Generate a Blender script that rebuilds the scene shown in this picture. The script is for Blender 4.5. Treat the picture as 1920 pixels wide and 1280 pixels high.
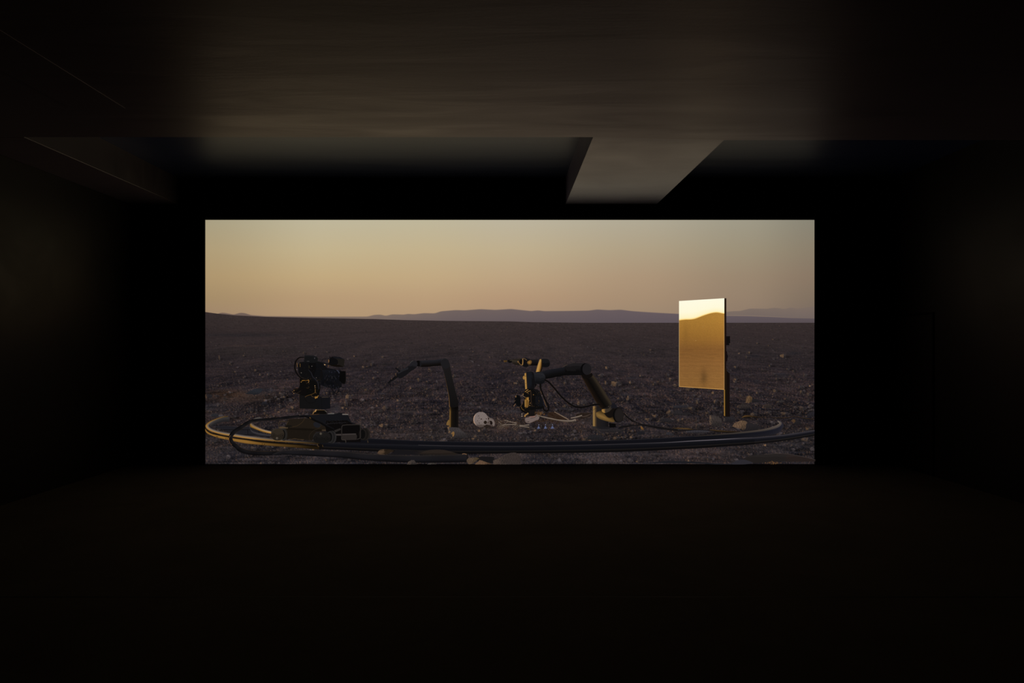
import bpy, bmesh, math, random
import numpy as np
from mathutils import Vector

C = bpy.context.scene.collection
for o in list(bpy.data.objects):
    bpy.data.objects.remove(o)

# ------------------------------------------------------------------ scale
U = 0.0068                    # metres on the screen wall per unit
D = 1280 * U                  # camera to screen wall
EYE = 220 * U                 # eye height
VX, VY = 951.0, 650.0         # vanishing point

# ------------------------------------------------------------------ camera, world, exposure
cam_data = bpy.data.cameras.new('camera')
cam = bpy.data.objects.new('camera', cam_data)
C.objects.link(cam)
cam.location = (0, 0, EYE)
cam.rotation_euler = (math.radians(90), 0, 0)
cam_data.lens = 24
cam_data.sensor_width = 36
cam_data.shift_x = 9 / 1920
cam_data.shift_y = 10 / 1920
cam_data.clip_start = 0.05
cam_data.clip_end = 60
bpy.context.scene.camera = cam

world = bpy.data.worlds.new('dark_world')
world.use_nodes = True
world.node_tree.nodes['Background'].inputs[0].default_value = (0, 0, 0, 1)
world.node_tree.nodes['Background'].inputs[1].default_value = 0
bpy.context.scene.world = world
vs = bpy.context.scene.view_settings
vs.view_transform = 'Standard'
vs.look = 'None'
vs.exposure = 0
vs.gamma = 1
vs.use_curve_mapping = False


# ------------------------------------------------------------------ helpers
def lin(c):
    """sRGB 0..255 to linear, for one colour or an array"""
    c = np.asarray(c, dtype=float) / 255.0
    return np.where(c <= 0.04045, c / 12.92, ((c + 0.055) / 1.055) ** 2.4)


def tag(o, label=None, cat=None, group=None, kind=None):
    if label: o['label'] = label
    if cat: o['category'] = cat
    if group: o['group'] = group
    if kind: o['kind'] = kind
    return o


def paint(name, base, rough, spec, noise_scale=(0.35, 2.2, 1.0), col_var=0.35, bump=0.12,
          rough_var=0.12, fine=40.0, base2=None, tint=(1, 1, 1), sheen=None):
    """matt or satin wall paint with uneven trowelled sheen"""
    m = bpy.data.materials.new(name)
    m.use_nodes = True
    nt = m.node_tree
    b = nt.nodes['Principled BSDF']
    tc = nt.nodes.new('ShaderNodeTexCoord')
    mp = nt.nodes.new('ShaderNodeMapping')
    mp.inputs['Scale'].default_value = noise_scale
    nt.links.new(tc.outputs['Object'], mp.inputs['Vector'])
    n1 = nt.nodes.new('ShaderNodeTexNoise')
    n1.inputs['Scale'].default_value = 1.6
    n1.inputs['Detail'].default_value = 6
    n1.inputs['Roughness'].default_value = 0.6
    n1.inputs['Distortion'].default_value = 0.6
    nt.links.new(mp.outputs[0], n1.inputs['Vector'])
    n2 = nt.nodes.new('ShaderNodeTexNoise')
    n2.inputs['Scale'].default_value = fine
    n2.inputs['Detail'].default_value = 4
    nt.links.new(tc.outputs['Object'], n2.inputs['Vector'])
    mix = nt.nodes.new('ShaderNodeMix')
    mix.data_type = 'RGBA'
    b2 = base2 or tuple(x * (1 + col_var) for x in base)
    mix.inputs['A'].default_value = (*[x * (1 - col_var) for x in base], 1)
    mix.inputs['B'].default_value = (*b2, 1)
    nt.links.new(n1.outputs['Fac'], mix.inputs['Factor'])
    nt.links.new(mix.outputs['Result'], b.inputs['Base Color'])
    mr = nt.nodes.new('ShaderNodeMapRange')
    mr.inputs['From Min'].default_value = 0.3
    mr.inputs['From Max'].default_value = 0.7
    mr.inputs['To Min'].default_value = rough - rough_var
    mr.inputs['To Max'].default_value = rough + rough_var
    nt.links.new(n1.outputs['Fac'], mr.inputs['Value'])
    nt.links.new(mr.outputs[0], b.inputs['Roughness'])
    b.inputs['Specular IOR Level'].default_value = spec
    b.inputs['Specular Tint'].default_value = (*tint, 1)
    if sheen:
        b.inputs['Sheen Weight'].default_value = sheen[0]
        b.inputs['Sheen Roughness'].default_value = 0.45
        b.inputs['Sheen Tint'].default_value = (*sheen[1], 1)
    add = nt.nodes.new('ShaderNodeMath')
    add.operation = 'MULTIPLY_ADD'
    add.inputs[1].default_value = 0.12
    nt.links.new(n2.outputs['Fac'], add.inputs[0])
    nt.links.new(n1.outputs['Fac'], add.inputs[2])
    bp = nt.nodes.new('ShaderNodeBump')
    bp.inputs['Strength'].default_value = bump
    bp.inputs['Distance'].default_value = 0.03
    nt.links.new(add.outputs[0], bp.inputs['Height'])
    nt.links.new(bp.outputs[0], b.inputs['Normal'])
    return m


MAT = {}
MAT['ceiling'] = paint('ceiling_paint', (0.042, 0.035, 0.038), 0.45, 0.90, rough_var=0.05, bump=0.09, tint=(0.96, 0.90, 1.0), sheen=(0.2, (0.6, 0.48, 0.75)))
MAT['beam'] = paint('beam_paint', (0.042, 0.040, 0.050), 0.40, 1.0, noise_scale=(0.6, 1.2, 1.0), rough_var=0.05, bump=0.10, tint=(0.95, 0.94, 1.0), sheen=(0.22, (0.55, 0.50, 0.85)))
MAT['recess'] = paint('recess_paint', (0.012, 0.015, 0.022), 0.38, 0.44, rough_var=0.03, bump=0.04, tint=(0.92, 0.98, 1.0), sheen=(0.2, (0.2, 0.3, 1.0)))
MAT['wall'] = paint('black_wall_paint', (0.016, 0.014, 0.014), 0.50, 0.27, noise_scale=(1, 1, 1), rough_var=0.05, bump=0.05, tint=(1, 0.97, 0.95))
MAT['screen_wall'] = paint('black_screen_wall', (0.004, 0.004, 0.004), 0.6, 0.12, noise_scale=(1, 1, 1), rough_var=0.05, bump=0.03)
MAT['carpet'] = paint('dark_carpet', (0.100, 0.086, 0.072), 0.95, 0.05, noise_scale=(1, 1, 1), col_var=0.3,
                      rough_var=0.03, bump=0.35, fine=260.0)
MAT['dark_metal'] = paint('black_metal', (0.01, 0.01, 0.01), 0.45, 0.4, noise_scale=(1, 1, 1), rough_var=0.05, bump=0.02)


def prism(name, pts, z0, z1, mat, bevel=0.0):
    """extruded polygon in plan (x, y)"""
    bm = bmesh.new()
    lo = [bm.verts.new((x, y, z0)) for x, y in pts]
    hi = [bm.verts.new((x, y, z1)) for x, y in pts]
    n = len(pts)
    bm.faces.new(lo[::-1]); bm.faces.new(hi)
    for i in range(n):
        bm.faces.new((lo[i], lo[(i + 1) % n], hi[(i + 1) % n], hi[i]))
    bmesh.ops.recalc_face_normals(bm, faces=bm.faces)
    if bevel:
        bmesh.ops.bevel(bm, geom=list(bm.edges), offset=bevel, segments=2, affect='EDGES', profile=0.5)
    me = bpy.data.meshes.new(name)
    bm.to_mesh(me); bm.free()
    me.materials.append(mat)
    o = bpy.data.objects.new(name, me)
    C.objects.link(o)
    return o


def box(name, x0, x1, y0, y1, z0, z1, mat, bevel=0.0):
    return prism(name, [(x0, y0), (x1, y0), (x1, y1), (x0, y1)], z0, z1, mat, bevel)


# ------------------------------------------------------------------ room shell
XL, XR = -702 * U, 724 * U
YB = -1.6
ZC = EYE + 266 * U            # ceiling, beam, soffit
ZR = EYE + 315 * U            # recess above
ZT = ZR + 0.25
T = 0.12
yL = D * 266 / 393
yR = D * 266 / 387.5
SOFX = -614 * U
BX0, BX1 = 109 * U, 279 * U

tag(box('floor', XL - T, XR + T, YB - T, D + T, -T, 0, MAT['carpet']), kind='structure')
tag(box('wall_left', XL - T, XL, YB, D, 0, ZT, MAT['wall']), kind='structure')
tag(box('wall_front', XL - T, XR + T, D, D + T, 0, ZT, MAT['screen_wall']), kind='structure')
tag(box('wall_back', XL - T, XR + T, YB - T, YB, 0, ZT, MAT['wall']), kind='structure')

# right wall with a flush door let into it
dy0, dy1 = D * 0.904, D * 0.992
DZ = EYE + 59 * U
tag(box('wall_right', XR, XR + T, YB, D, 0, ZT, MAT['wall']), kind='structure')
bm = bmesh.new()
def bmbox(bm, x0, x1, y0, y1, z0, z1):
    r = bmesh.ops.create_cube(bm, size=1.0)['verts']
    for v in r:
        v.co = Vector(((x0 + x1) / 2 + v.co.x * (x1 - x0), (y0 + y1) / 2 + v.co.y * (y1 - y0), (z0 + z1) / 2 + v.co.z * (z1 - z0)))
def mesh_obj(name, bm, mat, parent=None):
    me = bpy.data.meshes.new(name)
    bm.to_mesh(me); bm.free()
    me.materials.append(mat)
    o = bpy.data.objects.new(name, me)
    C.objects.link(o)
    if parent: o.parent = parent
    return o
# leaf with a narrow proud frame so that a shadow line runs round it
bmbox(bm, XR - 0.012, XR, dy0 + 0.03, dy1 - 0.03, 0.005, DZ - 0.03)
door = mesh_obj('door_1', bm, MAT['wall'])
tag(door, kind='structure')
bm = bmesh.new()
bmbox(bm, XR - 0.016, XR, dy0, dy0 + 0.02, 0.0, DZ)
bmbox(bm, XR - 0.016, XR, dy1 - 0.02, dy1, 0.0, DZ)
bmbox(bm, XR - 0.016, XR, dy0 + 0.02, dy1 - 0.02, DZ - 0.02, DZ)
mesh_obj('door_frame', bm, MAT['screen_wall'], door)

# ceiling: main slab, recess lid, beam and left soffit
tag(prism('ceiling', [(XL, YB), (XR, YB), (XR, yR), (BX1 * 1.0, yR), (BX0, yL), (XL, yL)], ZC, ZT, MAT['ceiling']), kind='structure')
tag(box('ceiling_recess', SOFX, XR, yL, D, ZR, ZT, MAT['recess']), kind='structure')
tag(prism('ceiling_beam', [(BX0, yL), (BX1, yR), (BX1, D), (BX0, D)], ZC, ZR, MAT['beam']), kind='structure')
tag(box('ceiling_soffit', XL, SOFX, yL, D, ZC, ZT, MAT['ceiling'], bevel=0.006), kind='structure')

# access hatch in the ceiling: a shallow leaf hanging 4 mm below the slab in a thin frame
hx0, hx1 = -486 * U, -425 * U
hy1 = D * 266 / 448
hatch = box('ceiling_hatch', hx0, hx1, hy1 - 1.5, hy1, ZC - 0.006, ZC, MAT['ceiling'], bevel=0.002)
tag(hatch, 'long dark flush access hatch in the left part of the ceiling', 'hatch')

# seam between two widths of carpet
seam_y = D * 220 / 469
tag(box('trim_1', XL + 0.9, XR - 1.0, seam_y - 0.004, seam_y + 0.004, 0, 0.0008, MAT['screen_wall']), kind='structure')

# ------------------------------------------------------------------ the projected film, a flat picture on the screen
SX0, SX1, SY0, SY1 = 387.0, 1525.0, 413.0, 869.0
PANEL = 0.03                                   # screen panel thickness
Y0 = D - PANEL                                 # picture surface
screen = box('projection_screen', (SX0 - VX) * U, (SX1 - VX) * U, D - PANEL, D, 1.0 * U, EYE + (VY - SY0) * U, MAT['dark_metal'])
tag(screen, 'huge flush projection screen glowing with a desert film of robot arms at dusk', 'screen')

def film_mat(name, sampling='NONE'):
    m = bpy.data.materials.new(name)
    m.use_nodes = True
    nt = m.node_tree
    nt.nodes.clear()
    out = nt.nodes.new('ShaderNodeOutputMaterial')
    em = nt.nodes.new('ShaderNodeEmission')
    at = nt.nodes.new('ShaderNodeAttribute')
    at.attribute_name = 'film'
    nt.links.new(at.outputs['Color'], em.inputs['Color'])
    em.inputs['Strength'].default_value = 1.0
    nt.links.new(em.outputs[0], out.inputs['Surface'])
    m.cycles.emission_sampling = sampling
    return m

FILM_SKY = film_mat('film_light_sky', 'FRONT')
FILM = film_mat('film_light')

def px(x, y, d):
    x = min(max(x, SX0), SX1); y = min(max(y, SY0), SY1)
    return ((x - VX) * U, Y0 - d, EYE + (VY - y) * U)

STEP = 0.00006
class Pic:
    """one flat piece of the picture; shapes drawn later lie a hair in front"""
    layer = 4
    def __init__(self):
        self.v, self.f, self.c = [], [], []
        self.marks = []
    def _next(self):
        Pic.layer += 1
        self.marks.append(len(self.f))
        return Pic.layer * STEP
    def poly(self, pts, col, d=None):
        d = d or self._next()
        b = len(self.v)
        cols = []
        for p in pts:
            self.v.append(px(p[0], p[1], d))
            self.c.append(lin(col(p[0], p[1]) if callable(col) else col))
        self.f.append(tuple(range(b, b + len(pts))))
        return self
    def blob(self, pts, col, rings=5, smooth=2, centre=None):
        """star-shaped region filled with rings so that its colour can vary; col(x, y, r, a)"""
        d = self._next()
        for _ in range(smooth):
            q = []
            n = len(pts)
            for i in range(n):
                a, b_ = pts[i], pts[(i + 1) % n]
                q.append((0.8 * a[0] + 0.2 * b_[0], 0.8 * a[1] + 0.2 * b_[1]))
                q.append((0.2 * a[0] + 0.8 * b_[0], 0.2 * a[1] + 0.8 * b_[1]))
            pts = q
        n = len(pts)
        cx = centre[0] if centre else sum(p[0] for p in pts) / n
        cy = centre[1] if centre else sum(p[1] for p in pts) / n
        b = len(self.v)
        def put(x, y, r, a):
            self.v.append(px(x, y, d)); self.c.append(lin(np.clip(col(x, y, r, a), 0, 255)))
        put(cx, cy, 0, 0)
        for k in range(1, rings + 1):
            r = k / rings
            for (x, y) in pts:
                put(cx + (x - cx) * r, cy + (y - cy) * r, r, math.atan2(y - cy, x - cx))
        for i in range(n):
            j = (i + 1) % n
            self.f.append((b, b + 1 + i, b + 1 + j))
            for k in range(rings - 1):
                o0 = b + 1 + k * n; o1 = o0 + n
                self.f.append((o0 + i, o1 + i, o1 + j, o0 + j))
        return self
    def ell(self, cx, cy, rx, ry, col, rot=0, n=28, rings=5):
        c, s = math.cos(rot), math.sin(rot)
        pts = [(cx + rx * math.cos(t) * c - ry * math.sin(t) * s, cy + rx * math.cos(t) * s + ry * math.sin(t) * c)
               for t in [2 * math.pi * i / n for i in range(n)]]
        f = col if callable(col) else (lambda x, y, r, a: col)
        return self.blob(pts, f, rings=rings if callable(col) else 1, smooth=0, centre=(cx, cy))
    def band(self, top, bot, prof, n=60, along=None):
        """strip between two smooth curves; prof = [(t, colour)] from top to bottom"""
        d = self._next()
        A, B = spline(top, n), spline(bot, n)
        b = len(self.v); m = len(prof)
        for i in range(len(A)):
            k = along(i / (len(A) - 1)) if along else 1.0
            for t, c in prof:
                x = A[i][0] * (1 - t) + B[i][0] * t
                y = A[i][1] * (1 - t) + B[i][1] * t
                self.v.append(px(x, y, d)); self.c.append(lin(np.clip(np.array(c, float) * k, 0, 255)))
        for i in range(len(A) - 1):
            for j in range(m - 1):
                p = b + i * m + j
                self.f.append((p, p + 1, p + m + 1, p + m))
        return self
    def tube(self, path, w, prof, n=40, along=None, caps=False):
        """ribbon along a path with a cross profile; w = width or list of widths"""
        A = spline(path, n)
        ws = [w] * len(A) if not isinstance(w, (list, tuple)) else list(np.interp(np.linspace(0, 1, len(A)), np.linspace(0, 1, len(w)), w))
        top, bot = [], []
        for i, p in enumerate(A):
            a, c = A[max(i - 1, 0)], A[min(i + 1, len(A) - 1)]
            dx, dy = c[0] - a[0], c[1] - a[1]
            L = math.hypot(dx, dy) or 1
            nx, ny = -dy / L, dx / L
            h = ws[i] / 2
            top.append((p[0] - nx * h, p[1] - ny * h)); bot.append((p[0] + nx * h, p[1] + ny * h))
        if not isinstance(prof, list): prof = [(0, prof), (1, prof)]
        if caps:
            mid = prof[len(prof) // 2][1]
            self.ell(A[0][0], A[0][1], ws[0] / 2, ws[0] / 2, mid, n=14)
            self.ell(A[-1][0], A[-1][1], ws[-1] / 2, ws[-1] / 2, mid, n=14)
        d = self._next()
        b = len(self.v); m = len(prof)
        for i in range(len(A)):
            k = along(i / (len(A) - 1)) if along else 1.0
            for t, c in prof:
                self.v.append(px(top[i][0] * (1 - t) + bot[i][0] * t, top[i][1] * (1 - t) + bot[i][1] * t, d))
                self.c.append(lin(np.clip(np.array(c, float) * k, 0, 255)))
        for i in range(len(A) - 1):
            for j in range(m - 1):
                p = b + i * m + j
                self.f.append((p, p + 1, p + m + 1, p + m))
        return self
    def dots(self, pts, col, r=0.6):
        for p in pts:
            c = p[2] if len(p) > 2 else r
            self.ell(p[0], p[1], c, c, col, n=8)
        return self
    def build_each(self, name, parent, label=None):
        """every shape drawn becomes a part of its own"""
        cuts = self.marks + [len(self.f)]
        o = None
        for a, b in zip(cuts[:-1], cuts[1:]):
            if a == b: continue
            q = Pic()
            ids = sorted({i for f in self.f[a:b] for i in f})
            m = {i: k for k, i in enumerate(ids)}
            q.v = [self.v[i] for i in ids]; q.c = [self.c[i] for i in ids]
            q.f = [tuple(m[i] for i in f) for f in self.f[a:b]]
            o = q.build(name, parent, label)
        return o
    def build(self, name, parent, label=None, mat=None, kind=None):
        me = bpy.data.meshes.new(name)
        me.from_pydata(self.v, [], self.f)
        ca = me.color_attributes.new('film', 'FLOAT_COLOR', 'POINT')
        arr = np.ones((len(self.v), 4), dtype=np.float32)
        arr[:, :3] = np.array(self.c)
        ca.data.foreach_set('color', arr.ravel())
        me.materials.append(mat or FILM)
        o = bpy.data.objects.new(name, me)
        C.objects.link(o)
        o.parent = parent
        tag(o, label=label, kind=kind)
        return o


def spline(P, n):
    """Catmull-Rom through the points, evenly spread"""
    P = [np.array(p, float) for p in P]
    if len(P) == 2:
        return [tuple(P[0] * (1 - t) + P[1] * t) for t in np.linspace(0, 1, max(2, n // 6))]
    Q = [2 * P[0] - P[1]] + P + [2 * P[-1] - P[-2]]
    out = []
    per = max(3, n // (len(P) - 1))
    for i in range(1, len(Q) - 2):
        p0, p1, p2, p3 = Q[i - 1:i + 3]
        for k in range(per):
            t = k / per
            out.append(tuple(0.5 * (2 * p1 + (p2 - p0) * t + (2 * p0 - 5 * p1 + 4 * p2 - p3) * t * t + (3 * p1 - p0 - 3 * p2 + p3) * t ** 3)))
    out.append(tuple(P[-1]))
    return out


def z(origin, s):
    """coordinates read off an enlarged detail"""
    return lambda *p: [(origin[0] + a / s, origin[1] + b / s) for a, b in p]


# ---- sky
sx = [387, 600, 800, 960, 1200, 1400, 1525]
sy = [413, 470, 520, 560, 592]
SKY = [[(168, 158, 130), (190, 181, 154), (190, 181, 154), (187, 178, 156), (175, 167, 147), (157, 151, 133), (136, 131, 116)],
       [(175, 156, 120), (194, 177, 140), (194, 176, 140), (190, 173, 141), (174, 158, 131), (155, 143, 120), (138, 126, 107)],
       [(174, 149, 110), (192, 167, 126), (192, 167, 129), (187, 162, 129), (171, 147, 120), (152, 133, 111), (136, 118, 100)],
       [(164, 139, 104), (182, 153, 118), (184, 155, 121), (179, 149, 119), (165, 140, 114), (148, 128, 108), (128, 112, 96)],
       [(158, 132, 106), (178, 150, 116), (177, 149, 118), (170, 143, 118), (157, 135, 112), (142, 122, 105), (120, 105, 96)]]
SKY = np.array(SKY, float)
def sky_col(x, y):
    i = min(max(np.searchsorted(sx, x) - 1, 0), len(sx) - 2); j = min(max(np.searchsorted(sy, y) - 1, 0), len(sy) - 2)
    u = (x - sx[i]) / (sx[i + 1] - sx[i]); v = min((y - sy[j]) / (sy[j + 1] - sy[j]), 1)
    u = u * u * (3 - 2 * u) * 0.5 + u * 0.5
    return (SKY[j, i] * (1 - u) + SKY[j, i + 1] * u) * (1 - v) + (SKY[j + 1, i] * (1 - u) + SKY[j + 1, i + 1] * u) * v
p = Pic()
nx, ny = 58, 24
for j in range(ny + 1):
    for i in range(nx + 1):
        x = SX0 + (SX1 - SX0) * i / nx; y = SY0 + (606 - SY0) * j / ny
        p.v.append(px(x, y, 2 * STEP)); p.c.append(lin(sky_col(x, y)))
for j in range(ny):
    for i in range(nx):
        a = j * (nx + 1) + i
        p.f.append((a, a + nx + 1, a + nx + 2, a + 1))
p.build('pictured_sky', screen, 'pale yellow evening sky in the film', FILM_SKY)

# ---- distant ranges
def ridge(name, prof, bottom, ctop, cbot, label):
    p = Pic()
    xs = np.linspace(prof[0][0], prof[-1][0], int((prof[-1][0] - prof[0][0]) / 3))
    ys = np.interp(xs, [q[0] for q in prof], [q[1] for q in prof])
    k = np.array([0.25, 0.5, 0.25])
    ys[1:-1] = np.convolve(ys, k, 'valid')
    d = p._next(); n = len(xs)
    rows = []
    for x, y in zip(xs, ys):
        s = sky_col(x, min(y, 591))
        ct = ctop(x) if callable(ctop) else np.array(ctop, float)
        for yy, cc in ((y - 0.8, s), (y + 0.8, ct), (bottom, np.array(cbot(x) if callable(cbot) else cbot, float))):
            p.v.append(px(x, yy, d)); p.c.append(lin(cc))
    for i in range(n - 1):
        for j in range(2):
            a = i * 3 + j
            p.f.append((a, a + 1, a + 4, a + 3))
    return p.build(name, screen, label)

ridge('pictured_mountain_range', [(1350, 587), (1358, 585), (1371, 583.5), (1387, 583), (1394, 581), (1404.6, 578.5), (1423, 578.6), (1436, 579), (1447, 577.3),
      (1458, 577.6), (1468, 579.4), (1481.7, 576.7), (1492, 578.6), (1506, 577.5), (1525, 574.9)], 607, (122, 107, 98), (108, 96, 94), 'palest far range right of the mirror in the film')
ridge('pictured_mountain_range', [(400, 590), (408, 589), (417, 586), (425, 586.8), (440, 589.8), (452, 586.3), (461, 587), (472, 590.6), (500, 592.6), (600, 593.6),
      (690, 593.4), (703, 590.2), (715, 589.8), (724, 592.2), (736, 589.2), (759, 589.8), (765, 588.3), (777, 589.2), (795, 587), (816, 587.4), (827, 583.6),
      (855, 581.3), (872, 581.8), (901, 579.6), (929, 581), (958, 579.2), (975, 581), (996, 583.2), (1009, 581.8), (1020, 583.3), (1060, 583), (1103, 582.3),
      (1119, 580.2), (1142, 581.5), (1163, 580.6), (1184, 583.2), (1209, 585), (1234, 586.5), (1269, 588.3), (1357, 591.8), (1400, 592.4), (1440, 593.8), (1480, 595.8), (1525, 597)],
      607, lambda x: np.array([np.interp(x, [400, 680, 850, 1250, 1525], [108, 124, 112, 100, 92]), np.interp(x, [400, 680, 850, 1250, 1525], [90, 107, 98, 88, 82]),
                               np.interp(x, [400, 680, 850, 1250, 1525], [82, 96, 94, 92, 86])]),
      lambda x: np.array([np.interp(x, [400, 680, 850, 1250, 1525], [104, 112, 100, 92, 84]), np.interp(x, [400, 680, 850, 1250, 1525], [90, 98, 88, 82, 74]),
                          np.interp(x, [400, 680, 850, 1250, 1525], [84, 92, 90, 88, 78])]), 'low violet grey mountain range on the horizon in the film')

# ---- stony plain, drawn as a fine grid of coloured points
rng = np.random.default_rng(11)
GW = 1139; gx = np.linspace(SX0, SX1, GW)
GY0 = 583.0; GH = 287; gy = GY0 + np.arange(GH) * (SY1 - GY0) / (GH - 1)
X, Y = np.meshgrid(gx, gy)
hor = np.interp(gx, [387, 410, 440, 500, 580, 640, 700, 760, 840, 960, 1000, 1100, 1270, 1525], [585, 588, 591, 594, 596, 597, 598, 600, 601.5, 602.5, 604, 605, 605, 605])
LAT = rng.random((256, 256))
def vn(u, v):
    iu = np.floor(u).astype(int); iv = np.floor(v).astype(int)
    fu = u - iu; fv = v - iv
    fu = fu * fu * (3 - 2 * fu); fv = fv * fv * (3 - 2 * fv)
    a = LAT[iv & 255, iu & 255]; b = LAT[iv & 255, (iu + 1) & 255]
    c = LAT[(iv + 1) & 255, iu & 255]; d = LAT[(iv + 1) & 255, (iu + 1) & 255]
    return (a * (1 - fu) + b * fu) * (1 - fv) + (c * (1 - fu) + d * fu) * fv
dist = np.maximum(Y - 592, 3.0)                       # size of things grows with this
PU = (X - 951) / dist; PV = np.log(dist)
def fb(u0, v0, s, oct=4, sq=1.0, off=0.0):
    t = 0; amp = 1; tot = 0
    for k in range(oct):
        t = t + amp * vn(u0 * s * 2 ** k + 17.3 * k + off + 300, v0 * s * sq * 2 ** k + 5.1 * k + off + 300); tot += amp; amp *= 0.6
    return t / tot
big = fb(PU, PV, 2.2, 3, 3.0)                         # undulations
mid = fb(PU, PV, 9.0, 3, 2.2, 40)
fine = fb(X, Y, 0.42, 2, 1.5, 80)
fine2 = rng.random((GH, GW))
k = np.array([1, 2, 1]) / 4.0
for ax in (0, 1):
    fine2 = np.apply_along_axis(lambda m: np.convolve(m, k, 'same'), ax, fine2)
near = np.clip((Y - 632) / 120, 0, 1)
# base tone from far to near
ys_ = [583, 605, 625, 660, 700, 760, 830, 842, 869]
base = np.stack([np.interp(Y, ys_, [58, 55, 52, 46, 40, 37, 36, 40, 43]), np.interp(Y, ys_, [48, 46, 43, 39, 34, 32, 32, 36, 39]), np.interp(Y, ys_, [48, 45, 43, 40, 37, 35, 34, 38, 42])], -1)
lay = fb(PU * 0.5, PV * 3.2, 9.0, 3, 2.0, 120)        # flat lying streaks
tone = 1 + (big - 0.5) * 0.5 * (0.3 + near) + (mid - 0.5) * 0.40 * near + (lay - 0.5) * 0.75 * (0.15 + near) + (fine - 0.5) * 0.30 * (0.2 + near) + (fine2 - 0.5) * 0.50 * (0.2 + near)
img = base * tone[..., None]
cool = np.clip((0.5 - mid) * 3, 0, 1) * (0.15 + near)
img = img + cool[..., None] * np.array([-4, -2, 1.0])
warmz = np.clip((big - 0.5) * 4, 0, 1) * near
img = img + warmz[..., None] * np.array([6, 2, -1.0])
def dx(a, s):
    r = np.zeros_like(a); r[:, s:] = a[:, s:] - a[:, :-s]; return r
rel = dx(mid, 2) * 5 * near + dx(fine, 1) * 3.0 * near
img = img + np.clip(rel - 0.22, 0, 1.0)[..., None] * np.array([44, 27, 13.0]) - np.clip(-rel - 0.2, 0, 1)[..., None] * np.array([14, 12, 10.0])
img = img * np.interp(X, [387, 450, 700, 1200, 1525], [0.90, 0.96, 1.0, 1.0, 0.96])[..., None]
def patch(cx, cy, rx, ry, col, a):
    g = np.exp(-(((X - cx) / rx) ** 2 + ((Y - cy) / ry) ** 2) ** 1.5) * a
    img[:] = img * (1 - g[..., None]) + np.array(col, float) * tone[..., None] * g[..., None]
patch(455, 745, 75, 11, (54, 42, 37), 0.75)
patch(425, 738, 40, 8, (66, 46, 34), 0.55)
patch(400, 762, 30, 8, (32, 31, 35), 0.6)
patch(455, 628, 90, 3.5, (36, 33, 35), 0.6)
patch(560, 623, 160, 2.5, (40, 34, 34), 0.35)
patch(470, 648, 55, 1.6, (58, 46, 43), 0.6)
patch(480, 660, 100, 8, (46, 40, 38), 0.35)
patch(840, 815, 120, 9, (46, 40, 38), 0.45)
patch(930, 800, 110, 7, (50, 40, 34), 0.4)
patch(420, 800, 22, 6, (30, 30, 34), 0.6)
patch(1500, 815, 40, 10, (40, 37, 39), 0.6)
patch(1470, 835, 60, 8, (44, 41, 44), 0.5)
patch(1120, 785, 60, 8, (38, 33, 31), 0.5)
# stones with an angular outline: warm left facet, cool body, shadow to the right
def stone(cx, cy, r, warm, h=1.0, shade=1.0):
    m = int(r * 2.2 + 4)
    ix = int(round((cx - SX0))); iy = int(round((cy - GY0) * (GH - 1) / (SY1 - GY0)))
    x0, x1 = max(ix - m, 0), min(ix + m * 2, GW); y0, y1 = max(iy - m, 0), min(iy + m, GH)
    if x1 - x0 < 2 or y1 - y0 < 2: return
    dxx, dyy = (X[y0:y1, x0:x1] - cx) / max(r, .6), (Y[y0:y1, x0:x1] - cy) / (max(r, .6) * h)
    a_, b_, c_ = rng.random(3) * 6.28
    th = np.arctan2(dyy, dxx)
    rad = np.hypot(dxx, dyy) / (1 + .22 * np.sin(2 * th + a_) + .14 * np.sin(3 * th + b_) + .10 * np.sin(5 * th + c_))
    edge = 0.9 / max(r, .6)
    body = np.clip((1 - rad) / edge + 0.5, 0, 1)
    sh = np.exp(-(((dxx - 1.5) / 1.5) ** 2 + ((dyy - .45) / .5) ** 2)) * min(1, r / 1.2)
    P = img[y0:y1, x0:x1]
    P[:] = P * (1 - 0.38 * sh[..., None])
    ridge_ = -0.25 + 0.35 * math.sin(a_) + 0.30 * dyy * math.cos(b_)
    litm = np.clip((ridge_ - dxx) / max(.25, edge * .8) + .5, 0, 1) * np.clip(1.1 - .35 * np.maximum(dyy, 0), 0, 1)
    tx = 1 + (fine[y0:y1, x0:x1] - .5) * .9
    bc = np.array([40, 36, 37.0]) * shade * (1.12 - 0.30 * np.clip(dyy, -1, 1))[..., None] * tx[..., None]
    lc = np.array([118, 90, 64.0]) * (0.55 + 0.45 * warm) * tx[..., None]
    col = bc * (1 - litm[..., None] * warm) + lc * litm[..., None] * warm
    al = (body * (0.85 if r > 1 else 0.65))[..., None]
    P[:] = P * (1 - al) + col * al
N = 15000
pts_ = []
for i in range(N):
    y = 600 + 269 * rng.random() ** 0.85; x = SX0 + (SX1 - SX0) * rng.random()
    s_ = (y - 590) / 100.0
    if rng.random() > 1.0 / (0.45 + s_ * 0.85): continue
    r = s_ * (0.32 + 0.5 * rng.random() + 2.1 * rng.random() ** 13)
    if y > 832: r *= 0.75
    w = (0.08 + 0.85 * rng.random() ** 2.0) * (0.40 if y > 836 else 1.0) * (0.6 + 0.5 * min((y - 600) / 60, 1))
    if y < 640 and x < 760: w *= 0.3
    if vn(np.array([(x - 951) / (y - 592) * 5 + 300]), np.array([math.log(y - 592) * 9 + 300]))[0] < 0.42: w *= 0.35
    pts_.append((y, x, max(r, 0.4), w, 0.5 + 0.4 * rng.random(), 0.8 + 0.7 * rng.random() ** 2))
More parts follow.
